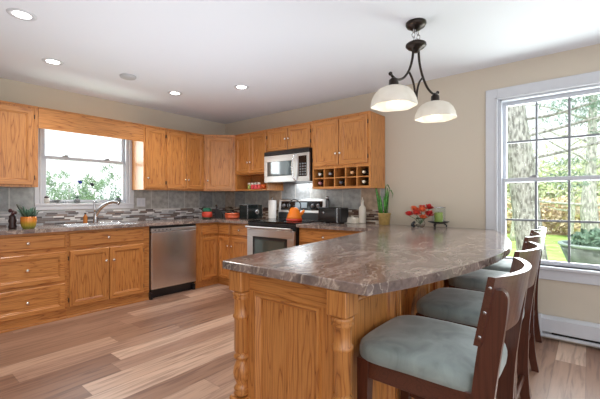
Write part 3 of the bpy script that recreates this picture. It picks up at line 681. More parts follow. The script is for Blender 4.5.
# ------------------------------------------------------------------ ceiling fittings
for i, (x, y, lb) in enumerate(((1.696, -3.06, 'recessed ceiling light nearest the top left of the ceiling'), (0.907, -2.666, 'recessed ceiling light above the sink, left of the round cap'),
                                (0.903, -1.453, 'recessed ceiling light above the dishwasher side'), (1.672, -1.104, 'recessed ceiling light nearest the microwave wall'))):
    t = thing('recessed_light', lb, 'ceiling light', (x, y, H), 0, 'recessed ceiling lights')
    mb = MB(); mb.lathe([(0.052, -0.001), (0.055, -0.006), (0.078, -0.006), (0.084, 0.0)], n=28, cap0=False, cap1=False); mb.build('trim_ring', WHITE, t)
    mb = MB(); mb.lathe([(0.05, -0.003), (0.002, -0.0045)], n=28); mb.build('lens', LEDM, t)
    d = bpy.data.lights.new('downlight', 'SPOT'); d.energy = 26; d.spot_size = 2.4; d.spot_blend = 0.8; d.shadow_soft_size = 0.06; d.color = (1, 0.95, 0.87)
    o = bpy.data.objects.new('downlight', d); o.location = (0, 0, -0.02); o.parent = t; col.objects.link(o)
mb = MB(); mb.lathe([(0.075, 0.0), (0.078, -0.008), (0.07, -0.02), (0.002, -0.022)], n=28); o = mb.build('ceiling_cap', plain('cap_grey', s2l(190, 190, 192), 0.6)); o.location = (1.052, -2.063, H)
tag(o, 'small flat round white cap on the ceiling between the lights', 'ceiling cap')

# pendant
t = thing('pendant_light', 'bronze two-light pendant with frosted glass shades over the bar', 'pendant light', (3.702, -1.260, H), math.atan2(0.495, 0.082))
mb = MB(); mb.lathe([(0.002, -0.052), (0.03, -0.050), (0.045, -0.036), (0.060, -0.030), (0.070, -0.014), (0.070, 0.0)], n=28); mb.build('ceiling_canopy', BRONZE, t)
for s_ in (-1, 1):
    for q in range(3):
        mb = MB(); c0 = Vector((s_ * (0.022 + (0.01 if q == 1 else 0)), 0, -0.062 - q * 0.031)); rr = 0.017
        pts = [c0 + Vector((rr * 0.7 * math.cos(a) if q % 2 == 0 else 0, 0 if q % 2 == 0 else rr * 0.7 * math.cos(a), rr * math.sin(a))) for a in [2 * PI * i / 14 for i in range(15)]]
        mb.tube(pts, 0.0032, n=6); mb.build('chain_link', CHROME, t)
mb = MB(); mb.lathe([(0.02, -0.132), (0.05, -0.138), (0.069, -0.150), (0.071, -0.164), (0.055, -0.180), (0.035, -0.190), (0.02, -0.208), (0.002, -0.210)], n=28); mb.build('hub', BRONZE, t)
for s_ in (-1, 1):
    mb = MB(); mb.tube(smoothcurve([(s_ * 0.035, 0, -0.18), (s_ * 0.045, 0, -0.26), (s_ * 0.085, 0, -0.35), (s_ * 0.15, 0, -0.42), (s_ * 0.22, 0, -0.450), (s_ * 0.272, 0, -0.448), (s_ * 0.305, 0, -0.432)], 6), 0.0085)
    mb.blob((s_ * 0.308, 0, -0.431), 0.013, 0.013, 0.013); arm = mb.build('arm', BRONZE, t)
    mb = MB(); mb.tube(smoothcurve([(s_ * 0.085, 0, -0.37), (s_ * 0.045, 0, -0.41), (s_ * 0.018, 0, -0.47), (s_ * 0.006, 0, -0.54)], 6), 0.0075); mb.build('scroll', BRONZE, arm)
    mb = MB(); mb.lathe([(0.012, -0.448), (0.03, -0.465), (0.032, -0.500), (0.045, -0.508), (0.045, -0.516)], (s_ * 0.272, 0, 0), n=20); mb.build('lamp_socket', BRONZE, t)
    lob = lambda a, z: 1 + 0.05 * math.cos(6 * a) * min(1, max(0, (-z - 0.53) / 0.1))
    mb = MB()
    outer = [(0.04, -0.510), (0.075, -0.516), (0.104, -0.531), (0.126, -0.558), (0.139, -0.592), (0.144, -0.632)]
    inner = [(r_ - 0.006, z_ - 0.003) for r_, z_ in reversed(outer)]
    mb.lathe(outer + [(0.141, -0.637)] + inner, (s_ * 0.272, 0, 0), n=48, mod=lob, cap0=False, cap1=False); mb.build('glass_shade', SHADE, t)
    mb = MB(); mb.blob((s_ * 0.272, 0, -0.585), 0.042, 0.042, 0.034); mb.lathe([(0.018, -0.56), (0.018, -0.512)], (s_ * 0.272, 0, 0), n=12); mb.build('bulb', BULBM, t)
    d = bpy.data.lights.new('pendant_glow', 'POINT'); d.energy = 0.7; d.shadow_soft_size = 0.045; d.color = (1, 0.86, 0.66)
    o = bpy.data.objects.new('pendant_glow', d); o.location = (s_ * 0.272, 0, -0.66); o.parent = t; col.objects.link(o)

# ------------------------------------------------------------------ bar stools
def make_stool():
    t = thing('bar_stool', '', 'bar stool')
    # cushion: rounded trapezoid, domed
    def outline(s):
        pts = []
        for i in range(40):
            a = 2 * PI * i / 40; n_ = 4.6
            ca, sa = math.cos(a), math.sin(a)
            x = abs(ca) ** (2 / n_) * (1 if ca > 0 else -1); y = abs(sa) ** (2 / n_) * (1 if sa > 0 else -1)
            wy = 0.236 - 0.012 * (x + 1) / 2
            pts.append((x * 0.234 * s - 0.016, y * wy * s))
        return pts
    mb = MB(); loops = []
    for s_, z_ in ((0.95, 0.602), (0.99, 0.606), (1.0, 0.622), (1.0, 0.640), (0.985, 0.654), (0.94, 0.664), (0.8, 0.671), (0.45, 0.675), (0.05, 0.676)):
        loops.append([(x, y, z_ - 0.012 * (x / 0.22) ** 2 * (1 if x > 0 else 0.4)) for x, y in outline(s_)])
    mb.loft(loops, smooth=True); mb.build('seat_cushion', SUEDE, t)
    mb = MB()
    mb.box(-0.195, 0.185, -0.212, -0.188, 0.535, 0.603, bev=0.003); mb.box(-0.195, 0.185, 0.188, 0.212, 0.535, 0.603, bev=0.003)
    mb.box(-0.21, -0.186, -0.188, 0.188, 0.535, 0.603, bev=0.003); mb.box(0.165, 0.188, -0.188, 0.188, 0.535, 0.603, bev=0.003); mb.box(-0.188, 0.17, -0.19, 0.19, 0.592, 0.604); mb.build('seat_frame', CHERRYY, t)
    for s_ in (-1, 1):
        mb = MB(); y = s_ * 0.197
        mb.loft([[(-0.200 + dx - ex, y + dy, z) for dx, dy in ((-k, -k), (k, -k), (k, k), (-k, k))] for z, k, ex in ((0.0, 0.016, 0.02), (0.3, 0.019, 0.004), (0.55, 0.022, 0.0), (0.604, 0.022, 0.0))]); mb.build('leg', CHERRY, t)
    # rear legs rise as posts behind the back panel
    prof = [(0.0, 0.232, 0.021), (0.12, 0.212, 0.0225), (0.27, 0.198, 0.025), (0.42, 0.196, 0.027), (0.56, 0.200, 0.030), (0.70, 0.215, 0.031), (0.82, 0.232, 0.030), (0.895, 0.243, 0.027), (0.92, 0.246, 0.020), (0.93, 0.248, 0.008)]
    for s_ in (-1, 1):
        mb = MB(); y = s_ * 0.205
        sp_ = smoothcurve([(cx, hw, z) for z, cx, hw in prof], 3)
        mb.loft([[(p.x - p.y, y - 0.015, p.z), (p.x + p.y, y - 0.015, p.z), (p.x + p.y, y + 0.015, p.z), (p.x - p.y, y + 0.015, p.z)] for p in sp_]); mb.build('leg', CHERRY, t)
    # curved back panel
    mb = MB(); loops = []; n = 16
    def bx(z): return 0.180 + (z - 0.755) * 0.19
    for i in range(n + 1):
        y = -0.228 + 0.456 * i / n; bow = 0.060 * (1 - (y / 0.228) ** 2)
        zb_ = 0.757 + 0.03 * (1 - (abs(y) / 0.228) ** 4); th = 0.020
        zt = 0.967
        loops.append([(bx(zb_) + bow, y, zb_), (bx(zt) + bow, y, zt), (bx(zt) + bow + th, y, zt), (bx(zb_) + bow + th, y, zb_)])
    mb.loft(loops, smooth=False); br = mb.build('backrest', CHERRYY, t)
    for z_ in (0.785, 0.86, 0.935):
        mb = MB(); mb.lathe([(0.005, 0.0), (0.005, -0.0015), (0.001, -0.002)], (bx(z_) + 0.012, -0.228, z_), axis='y', n=10); mb.build('bolt_cap', CHROME, br)
    mb = MB(); mb.box(-0.212, -0.19, -0.18, 0.18, 0.20, 0.235, bev=0.004); mb.build('stretcher', CHERRYY, t)
    for s_ in (-1, 1):
        mb = MB(); mb.box(-0.19, 0.18, s_ * 0.197 - 0.009, s_ * 0.197 + 0.009, 0.29, 0.32, bev=0.004); mb.build('stretcher', CHERRYY, t)
    mb = MB(); mb.box(0.188, 0.206, -0.19, 0.19, 0.23, 0.262, bev=0.004); mb.build('stretcher', CHERRYY, t)
    return t
s0 = make_stool()
for i, (x, y, lb) in enumerate(((4.198, -2.325, 'dark cherry bar stool with grey-green seat nearest the camera'), (4.175, -1.69, 'second dark cherry bar stool, just behind the nearest one'),
                                (4.125, -0.97, 'third dark cherry bar stool, next but one to the window wall'), (4.09, -0.35, 'farthest dark cherry bar stool, against the wall heater'))):
    o = s0 if i == 0 else copy_tree(s0)
    o.location = (x, y, 0); o['label'] = lb; o['group'] = 'bar stools along the peninsula'

# ------------------------------------------------------------------ sink and faucet
t = thing('kitchen_sink', 'double-bowl stainless steel sink set in the left worktop', 'sink', (0, 0, 0))
mb = MB()
def bowl(x0, x1, y0, y1, zt, zb):
    def rr(x0, x1, y0, y1, r, z, n=5):
        out = []
        for cx, cy, a0 in ((x1 - r, y1 - r, 0), (x0 + r, y1 - r, PI / 2), (x0 + r, y0 + r, PI), (x1 - r, y0 + r, 3 * PI / 2)):
            for k in range(n + 1):
                a = a0 + PI / 2 * k / n; out.append((cx + r * math.cos(a), cy + r * math.sin(a), z))
        return out
    mb.loft([rr(x0, x1, y0, y1, 0.05, zt), rr(x0 + 0.004, x1 - 0.004, y0 + 0.004, y1 - 0.004, 0.05, zt - 0.01), rr(x0 + 0.015, x1 - 0.015, y0 + 0.015, y1 - 0.015, 0.05, zb + 0.02), rr(x0 + 0.04, x1 - 0.04, y0 + 0.04, y1 - 0.04, 0.04, zb)], smooth=True, cap0=False, cap1=True)
zt = 0.9195
for a, b_ in ((sy0 + 0.02, -2.105), (-2.075, sy1 - 0.02)): bowl(0.20, 0.52, a, b_, zt, 0.76)
mb.build('bowl', SINKST, t)
mb = MB()
for q in ((0.118, 0.20, sy0 - 0.012, sy1 + 0.012), (0.52, 0.552, sy0 - 0.012, sy1 + 0.012), (0.20, 0.52, sy0 - 0.012, sy0 + 0.02), (0.20, 0.52, sy1 - 0.02, sy1 + 0.012), (0.20, 0.52, -2.105, -2.075)): mb.box(*q, 0.9145, 0.9205)
mb.build('rim', SINKST, t)
t = thing('faucet', 'brushed nickel single-lever kitchen faucet behind the sink', 'faucet', (0.155, -2.035, 0.9205))
mb = MB(); mb.lathe([(0.032, 0.0), (0.032, 0.008), (0.025, 0.02), (0.022, 0.06), (0.022, 0.10), (0.017, 0.125), (0.005, 0.13)], n=20); mb.build('faucet_body', CHROME, t)
mb = MB(); mb.tube(smoothcurve([(0.0, 0.0, 0.07), (0.03, 0.03, 0.15), (0.075, 0.075, 0.21), (0.13, 0.125, 0.238), (0.175, 0.165, 0.238), (0.20, 0.185, 0.225)], 5), [0.02] * 10 + [0.018] * 10 + [0.021] * 6, n=12); mb.build('spout', CHROME, t)
mb = MB(); mb.tube([(0.0, 0, 0.12), (-0.002, -0.01, 0.16), (-0.005, -0.012, 0.24), (-0.005, -0.012, 0.262)], [0.015, 0.011, 0.009, 0.011], n=10); mb.build('lever', CHROME, t)
t = thing('soap_bottle', 'small amber soap bottle left of the faucet', 'bottle', (0.135, -2.135, 0.9205))
mb = MB(); mb.lathe([(0.002, 0), (0.022, 0.0), (0.023, 0.01), (0.023, 0.075), (0.01, 0.09), (0.009, 0.10)], n=16); mb.build('bottle_body', plain('amber_soap', s2l(176, 110, 50), 0.15), t)
mb = MB(); mb.lathe([(0.011, 0.10), (0.011, 0.118), (0.003, 0.119)], n=12); mb.build('cap', BLACKP, t)

# ------------------------------------------------------------------ small things: left run
def pot_plant_left():
    t = thing('potted_succulent', 'ribbed orange and green pot of succulents on left worktop', 'potted plant', (0.50, -2.752, 0.9145))
    m, nt, b = mat_new('glazed_orange_green'); tc = N(nt, 'ShaderNodeTexCoord'); sp = N(nt, 'ShaderNodeSeparateXYZ'); L(nt, tc.outputs['Object'], sp.inputs[0])
    mr = N(nt, 'ShaderNodeMapRange'); mr.inputs['From Max'].default_value = 0.13; L(nt, sp.outputs['Z'], mr.inputs['Value'])
    r = ramp(nt, [(0.05, s2l(126, 130, 50)), (0.35, s2l(176, 146, 50)), (0.6, s2l(214, 134, 48)), (0.95, s2l(200, 112, 40))]); L(nt, mr.outputs[0], r.inputs[0]); L(nt, r.outputs[0], b.inputs['Base Color']); b.inputs['Roughness'].default_value = 0.25
    mb = MB(); rib = lambda a, z: 1 + 0.035 * abs(math.cos(9 * a))
    mb.lathe([(0.040, 0.0), (0.048, 0.006), (0.058, 0.035), (0.062, 0.07), (0.061, 0.10), (0.058, 0.115), (0.053, 0.115), (0.055, 0.09)], n=72, mod=rib, cap1=True); mb.build('pot', m, t)
    mb = MB(); mb.lathe([(0.055, 0.09), (0.052, 0.105), (0.002, 0.108)], n=20); mb.build('soil', plain('dark_soil', (0.03, 0.02, 0.015), 0.9), t)
    mb = MB(); rnd = random.Random(3)
    for k in range(46):
        a = rnd.uniform(0, 2 * PI); l = rnd.uniform(0.06, 0.12); r0 = rnd.uniform(0, 0.045); tilt = rnd.uniform(0.2, 1.0)
        d = Vector((math.cos(a) * math.sin(tilt), math.sin(a) * math.sin(tilt), math.cos(tilt))); p0 = Vector((r0 * math.cos(a), r0 * math.sin(a), 0.106))
        sd = Vector((-math.sin(a), math.cos(a), 0))
        mb.leaf([p0, p0 + d * l * 0.4, p0 + d * l * 0.75 + Vector((0, 0, 0.006)), p0 + d * l], [0.004, 0.012, 0.01, 0.002], sd)
    mb.build('foliage', plain('dark_succulent', s2l(84, 118, 98), 0.5, noise=0.5), t)
    mb = MB(); mb.leaf([(0, -0.02, 0.12), (0.0, -0.05, 0.17), (0.0, -0.075, 0.215), (0, -0.09, 0.235)], [0.004, 0.014, 0.015, 0.006], (0, 0.8, 0.6)); mb.build('tall_leaf', plain('grey_leaf', s2l(96, 100, 92), 0.5, noise=0.3), t)
pot_plant_left()
t = thing('dark_vase', 'slim dark brown knobbly vase behind the orange pot', 'vase', (0.43, -2.86, 0.9145))
mb = MB(); mb.lathe([(0.03, 0.0), (0.034, 0.02), (0.026, 0.05), (0.034, 0.075), (0.026, 0.10), (0.03, 0.12), (0.016, 0.135)], n=18); mb.build('vase_body', plain('dark_brown_glaze', s2l(48, 28, 26), 0.3), t)
mb = MB()
for q in range(5): mb.blob((0.02 * math.cos(q * 1.3), 0.02 * math.sin(q * 1.3), 0.145 + 0.008 * q), 0.016, 0.016, 0.016, n=8, k=5)
mb.build('berries', plain('dark_red_berries', s2l(70, 20, 26), 0.4), t)

# window sill things
SZ = 1.1505
t = thing('jar', 'round white jar with dark lid at left end of window sill', 'jar', (0.0, -2.475, SZ))
mb = MB(); mb.lathe([(0.022, 0), (0.028, 0.008), (0.029, 0.045), (0.022, 0.058)], n=16); mb.build('jar_body', plain('jar_grey_white', s2l(206, 202, 196), 0.3), t)
mb = MB(); mb.lathe([(0.022, 0.058), (0.023, 0.07), (0.014, 0.08), (0.002, 0.082)], n=16); mb.build('lid', plain('lid_brown', s2l(70, 60, 58), 0.4), t)
for x_, y_, lb in ((0.0, -2.385, 'dark square dish on white pebbles beside the dark-lidded jar'), (0.0, -1.80, 'dark square dish left of the round green planter')):
    t = thing('sill_dish', lb, 'dish', (x_, y_, SZ))
    mb = MB(); mb.box(-0.025, 0.025, -0.035, 0.035, 0.022, 0.034, bev=0.003); mb.build('tray', plain('tray_dark', s2l(72, 76, 80), 0.4), t)
    mb = MB()
    for q in range(3): mb.blob((0, -0.024 + q * 0.024, 0.011), 0.011, 0.011, 0.011, n=8, k=5)
    mb.build('feet', plain('pebble_white', s2l(196, 198, 202), 0.4), t)
for i, y_ in enumerate((-2.31, -2.285, -2.26)):
    mb = MB(); mb.lathe([(0.006, 0), (0.011, 0.006), (0.012, 0.02), (0.007, 0.03), (0.002, 0.031)], n=12); o = mb.build('sill_trinket', plain('trinket_white', s2l(188, 192, 198), 0.4)); o.location = (0.0, y_, SZ)
    tag(o, 'tiny pale trinket in the row of three on the window sill', 'trinket', 'pale trinkets on the window sill')
t = thing('potted_cactus', 'small grey pot with spiky plant left of the faucet on sill', 'potted plant', (0.0, -2.175, SZ))
mb = MB(); mb.lathe([(0.022, 0), (0.030, 0.012), (0.032, 0.04), (0.026, 0.052)], n=16); mb.build('pot', plain('pot_grey', s2l(112, 116, 118), 0.4), t)
mb = MB()
for q in range(9):
    a = q * 0.7; d = Vector((0.5 * math.cos(a), 0.8 * math.sin(a), 1)).normalized(); p0 = Vector((0, 0, 0.048))
    mb.leaf([p0, p0 + d * 0.03, p0 + d * 0.055], [0.003, 0.006, 0.001], (math.sin(a), -math.cos(a), 0))
mb.build('foliage', plain('cactus_green', s2l(66, 92, 76), 0.5), t)
t = thing('sill_cup', 'small pale glass cup on the sill right of faucet lever', 'cup', (0.0, -1.945, SZ))
mb = MB(); mb.lathe([(0.015, 0), (0.018, 0.004), (0.025, 0.05), (0.023, 0.05), (0.016, 0.008)], n=16); mb.build('cup_body', plain('pale_glass', s2l(206, 212, 214), 0.15), t)
t = thing('round_planter', 'round mottled green planter at right end of window sill', 'planter', (0.0, -1.715, SZ))
mb = MB(); mb.lathe([(0.018, 0), (0.032, 0.012), (0.038, 0.035), (0.034, 0.055), (0.024, 0.068)], n=18); mb.build('pot', plain('mottled_pot', s2l(96, 104, 106), 0.3, noise=0.4, nscale=60), t)
mb = MB()
for q in range(12):
    a = q * 2.4; mb.blob((0.014 * math.cos(a), 0.014 * math.sin(a), 0.07 + 0.001 * q), 0.009, 0.009, 0.009, n=8, k=5)
mb.build('foliage', GREENL, t)
for y_, z_, m_, lb in ((-2.13, 1.40, plain('blue_glass', s2l(40, 60, 150), 0.2), 'small blue suncatcher stuck on the lower window pane'), (-2.0, 1.375, plain('dark_glass', s2l(30, 34, 44), 0.2), 'small dark suncatcher stuck on the lower window pane')):
    mb = MB(); mb.lathe([(0.002, -0.003), (0.02, -0.003), (0.022, 0.0), (0.02, 0.003), (0.002, 0.003)], n=8, axis='x'); mb.box(-0.003, 0.003, -0.03, -0.01, 0.0, 0.02)
    o = mb.build('suncatcher', m_); o.location = (-0.037, y_, z_); tag(o, lb, 'suncatcher')
t = thing('outlet_plate', 'white double outlet plate on tile right of sink window', 'outlet', (0.0105, -1.42, 1.155))
mb = MB(); mb.box(0, 0.006, -0.058, 0.058, -0.058, 0.058, bev=0.002); p = mb.build('plate', WHITE, t)
for s_ in (-1, 1):
    mb = MB(); mb.box(0.006, 0.009, s_ * 0.027 - 0.016, s_ * 0.027 + 0.016, -0.033, 0.033, bev=0.001); mb.build('switch', VINYL, p)

# corner group
t = thing('cookie_jar', 'green and red ceramic jar on the corner worktop', 'jar', (0.40, -0.645, 0.9145))
mb = MB(); mb.lathe([(0.06, 0), (0.068, 0.01), (0.07, 0.025)], n=22); mb.build('foot_band', plain('jar_dark_green', s2l(40, 62, 46), 0.3), t)
mb = MB(); mb.lathe([(0.07, 0.025), (0.076, 0.05), (0.075, 0.085), (0.066, 0.105)], n=22); mb.build('jar_body', plain('jar_red', s2l(214, 72, 52), 0.3, noise=0.1), t)
mb = MB(); mb.lathe([(0.068, 0.105), (0.064, 0.13), (0.05, 0.15), (0.035, 0.158), (0.003, 0.16)], n=22); mb.build('lid', plain('jar_green', s2l(44, 112, 86), 0.3), t)
mb = MB(); mb.tube(smoothcurve([(0.0, -0.06, 0.1), (0, -0.085, 0.14), (0.0, -0.06, 0.17), (0.0, -0.03, 0.165)], 4), 0.006); mb.build('handle', BLACKP, t)
t = thing('knife_block', 'black knife block with steel handled knives in the corner', 'knife block', (0.37, -0.42, 0.9145), 0.7)
mb = MB(); mb.prism([(-0.05, 0), (0.06, 0), (0.06, 0.06), (-0.01, 0.15), (-0.05, 0.12)], -0.045, 0.045, axis='y'); mb.build('block', BLACKP, t)
for q in range(5):
    mb = MB(); y_ = -0.034 + q * 0.017; mb.tube([(0.01, y_, 0.10), (-0.035, y_, 0.19 + 0.01 * (q % 2))], [0.007, 0.008], n=8); mb.build('knife_handle', CHROME if q % 2 else BLACKP, t)
t = thing('casserole', 'orange red round casserole dish with dark lid in the corner', 'casserole', (0.60, -0.34, 0.9145))
mb = MB(); mb.lathe([(0.085, 0), (0.108, 0.012), (0.112, 0.035)], n=30); mb.lathe([(0.112, 0.035), (0.116, 0.042), (0.112, 0.05)], n=30, cap0=False, cap1=False); mb.lathe([(0.112, 0.05), (0.113, 0.082), (0.106, 0.083), (0.105, 0.06)], n=30); mb.build('dish_body', plain('coral_glaze', s2l(228, 108, 70), 0.25, noise=0.1), t)
mb = MB(); mb.lathe([(0.100, 0.082), (0.08, 0.096), (0.04, 0.104), (0.003, 0.105)], n=30); mb.lathe([(0.008, 0.104), (0.016, 0.118), (0.014, 0.124), (0.003, 0.126)], n=14); mb.build('lid', plain('lid_dark', s2l(52, 44, 42), 0.2), t)
# toaster oven / bread machine
t = thing('bread_machine', 'black countertop toaster machine with chrome side dial left of range', 'toaster', (1.0, -0.35, 0.9145), 0.0)
mb = MB(); mb.box(-0.088, 0.088, -0.138, 0.138, 0.008, 0.205, bev=0.012, seg=2); mb.build('machine_body', plain('green_black_gloss', s2l(20, 28, 27), 0.12), t)
mb = MB(); mb.box(0.084, 0.092, -0.142, -0.134, 0.01, 0.212); mb.box(-0.092, 0.092, -0.142, -0.134, 0.205, 0.213); mb.box(0.084, 0.092, -0.134, 0.142, 0.205, 0.213); mb.box(0.084, 0.092, 0.13, 0.14, 0.02, 0.205); mb.build('chrome_edging', CHROME, t)
mb = MB(); mb.box(-0.08, 0.08, -0.13, 0.13, 0.205, 0.212, bev=0.003); mb.build('lid', BLACKP, t)
mb = MB(); mb.lathe([(0.036, 0.088), (0.036, 0.100), (0.03, 0.107), (0.003, 0.108)], (0, 0.03, 0.11), axis='x', n=22); mb.build('dial', CHROME, t)
mb = MB(); mb.box(0.088, 0.115, 0.10, 0.13, 0.05, 0.075, bev=0.004); mb.build('latch', BLACKP, t)
# paper towel
t = thing('paper_towel_holder', 'white paper towel roll on upright steel holder by range', 'paper towels', (1.195, -0.12, 0.9145))
mb = MB(); mb.lathe([(0.075, 0), (0.075, 0.008), (0.07, 0.012), (0.003, 0.012)], n=24); mb.lathe([(0.006, 0.01), (0.006, 0.29), (0.011, 0.296), (0.011, 0.308), (0.003, 0.312)], n=12); mb.build('stand', CHROME, t)
mb = MB(); mb.lathe([(0.02, 0.014), (0.056, 0.014), (0.057, 0.02), (0.057, 0.265), (0.055, 0.27), (0.02, 0.27)], n=28); mb.build('paper_roll', PAPER, t)

# spice jars
for i, (x, m_, nm, lb) in enumerate(((0.90, plain('spice_green', s2l(160, 172, 84), 0.3), 'spice_jar', 'yellow-green spice jar, leftmost on open shelf'),
                            (0.965, plain('spice_red', s2l(216, 74, 78), 0.3), 'spice_jar', 'red spice jar right next to the yellow-green jar'),
                            (1.03, plain('spice_pink', s2l(224, 84, 90), 0.3), 'spice_jar', 'pinkish red spice jar, middle of the shelf row'),
                            (1.095, plain('spice_coral', s2l(222, 92, 84), 0.3), 'spice_jar', 'coral red spice jar beside the orange tomato timer'))):
    t = thing(nm, lb, 'spice jar', (x, -0.285, ZB + 0.0185), 0, 'spice jars on the open shelf')
    mb = MB(); mb.lathe([(0.024, 0), (0.026, 0.004), (0.026, 0.055), (0.02, 0.066)], n=16); mb.build('jar_body', m_, t)
    mb = MB(); mb.lathe([(0.022, 0.066), (0.022, 0.088), (0.018, 0.092), (0.002, 0.092)], n=16); mb.build('cap', CREAMC, t)
t = thing('orange_ball', 'round orange-red tomato shaped pot at shelf right end', 'pot', (1.18, -0.28, ZB + 0.0185))
mb = MB(); mb.lathe([(0.015, 0), (0.034, 0.01), (0.041, 0.035), (0.034, 0.06), (0.012, 0.07)], n=18); mb.build('pot_body', plain('tomato', s2l(206, 92, 40), 0.3), t)
mb = MB(); mb.lathe([(0.012, 0.07), (0.008, 0.078), (0.002, 0.08)], n=10); mb.build('stem', plain('tomato_stem', s2l(92, 70, 40), 0.5), t)

# kettle
t = thing('kettle', 'orange enamel kettle with red base on the cooktop', 'kettle', (1.84, -0.40, 0.9265), 0.69)
mb = MB(); mb.lathe([(0.09, 0.0), (0.098, 0.004), (0.1, 0.018), (0.096, 0.035)], n=32); mb.build('base_band', REDEN, t)
mb = MB(); mb.lathe([(0.096, 0.035), (0.09, 0.055), (0.078, 0.09), (0.064, 0.125), (0.056, 0.145), (0.05, 0.15)], n=32); mb.tube([(0.07, 0, 0.075), (0.105, 0, 0.11), (0.125, 0, 0.135)], [0.024, 0.017, 0.013], n=12); mb.build('kettle_body', ORANGE, t)
mb = MB(); mb.lathe([(0.05, 0.15), (0.042, 0.163), (0.02, 0.17), (0.003, 0.171)], n=24); kl = mb.build('lid', ORANGE, t)
mb = MB(); mb.lathe([(0.008, 0.17), (0.015, 0.18), (0.012, 0.192), (0.002, 0.195)], n=14); mb.build('lid_knob', BLACKP, kl)
mb = MB(); mb.tube(smoothcurve([(-0.062, 0, 0.125), (-0.07, 0, 0.20), (-0.02, 0, 0.262), (0.045, 0, 0.25), (0.08, 0, 0.20), (0.068, 0, 0.12)], 6), 0.0075, n=10); mb.build('handle', BLACKP, t)

# black toaster right of range
t = thing('toaster', 'black two-slot toaster on the worktop right of range', 'toaster', (2.295, -0.22, 0.9145), 0.0)
mb = MB(); mb.box(-0.165, 0.10, -0.085, 0.085, 0.008, 0.185, bev=0.018, seg=3); mb.build('toaster_body', plain('toaster_black', (0.012, 0.012, 0.013), 0.15), t)
mb = MB(); mb.box(0.10, 0.11, -0.082, 0.082, 0.008, 0.184, bev=0.003); mb.build('steel_band', CHROME, t)
mb = MB(); mb.box(0.11, 0.165, -0.085, 0.085, 0.008, 0.182, bev=0.014, seg=2); ec = mb.build('end_housing', BLACKP, t)
mb = MB(); mb.box(-0.13, 0.08, -0.045, -0.02, 0.184, 0.187); mb.box(-0.13, 0.08, 0.02, 0.045, 0.184, 0.187); mb.build('slot', SHADEIN, t)
mb = MB(); mb.lathe([(0.014, -0.085), (0.014, -0.094), (0.002, -0.095)], (-0.08, 0, 0.12), axis='y', n=14); mb.build('button', CHROME, t)
t = thing('shaker', 'small dark chrome topped shaker behind the black toaster', 'shaker', (2.12, -0.09, 1.1955))
t.location = (2.11, -0.075, 0.9145)
mb = MB(); mb.lathe([(0.024, 0), (0.026, 0.01), (0.024, 0.26), (0.02, 0.28)], n=16); mb.build('shaker_body', plain('smoky', (0.06, 0.065, 0.07), 0.15), t)
mb = MB(); mb.lathe([(0.022, 0.28), (0.022, 0.305), (0.014, 0.318), (0.002, 0.32)], n=16); mb.build('cap', CHROME, t)
t = thing('butter_dish', 'white lidded butter dish between toaster and cream bottle', 'butter dish', (2.505, -0.13, 0.9145))
mb = MB(); mb.box(-0.085, 0.085, -0.05, 0.05, 0, 0.012, bev=0.005, seg=2); mb.build('tray', CREAMC, t)
mb = MB(); mb.loft([[(-a, -b_, z), (a, -b_, z), (a, b_, z), (-a, b_, z)] for a, b_, z in ((0.075, 0.042, 0.012), (0.072, 0.04, 0.05), (0.06, 0.03, 0.068))]); mb.box(-0.012, 0.012, -0.008, 0.008, 0.068, 0.083, bev=0.003); mb.build('lid', CREAMC, t)
t = thing('bottle', 'tall cream white bottle with pump neck by the backsplash', 'bottle', (2.615, -0.09, 0.9145))
mb = MB(); mb.lathe([(0.036, 0), (0.041, 0.006), (0.042, 0.16), (0.036, 0.19), (0.018, 0.212), (0.015, 0.235), (0.015, 0.25)], n=24); mb.build('bottle_body', CREAMC, t)
mb = MB(); mb.lathe([(0.018, 0.25), (0.018, 0.272), (0.007, 0.278), (0.006, 0.305), (0.002, 0.306)], n=16); mb.build('stopper', CREAMC, t)
# snake plant
t = thing('potted_snake_plant', 'snake plant in tan pot at the backsplash end', 'potted plant', (2.905, -0.12, 0.9145))
mb = MB(); mb.lathe([(0.054, 0), (0.058, 0.004), (0.066, 0.11), (0.070, 0.118), (0.07, 0.13), (0.062, 0.13), (0.06, 0.11)], n=26); mb.build('pot', plain('tan_pot', s2l(176, 146, 88), 0.4, noise=0.15, nscale=40), t)
mb = MB(); mb.lathe([(0.061, 0.11), (0.002, 0.118)], n=20); mb.build('soil', plain('soil', (0.03, 0.02, 0.015), 0.9), t)
SNAKE = plain('snake_leaf', s2l(72, 138, 48), 0.4, noise=0.55, nscale=40)
rnd = random.Random(5)
R_ = Vector((0.771, 0.636, 0))
for q, (off, top, h_, bend) in enumerate(((-0.03, -0.10, 0.34, 0), (-0.02, -0.05, 0.22, 0), (0.005, -0.005, 0.20, 0), (0.02, 0.035, 0.29, 0), (0.0, 0.015, 0.33, 1), (0.025, 0.05, 0.27, 1), (-0.035, -0.075, 0.18, 0))):
    mb = MB(); b0 = R_ * off + Vector((0.01 * (q % 3 - 1), -0.01 * (q % 2), 0.115)); tp = R_ * top + Vector((0, 0.0, 0.115 + h_))
    pts = [b0, b0.lerp(tp, 0.35), b0.lerp(tp, 0.7), tp]; wd = [0.011, 0.016, 0.012, 0.003]
    if bend: pts = [b0, b0.lerp(tp, 0.5), tp - Vector((0, 0, 0.02)), tp + R_ * 0.02, tp + R_ * 0.045 - Vector((0, 0, 0.05)), tp + R_ * 0.035 - Vector((0, 0, 0.09))]; wd = [0.008, 0.011, 0.009, 0.008, 0.006, 0.002]
    mb.leaf(pts, wd, R_ if not bend else Vector((0.6, -0.3, 0.2))); mb.build('leaf', SNAKE, t)
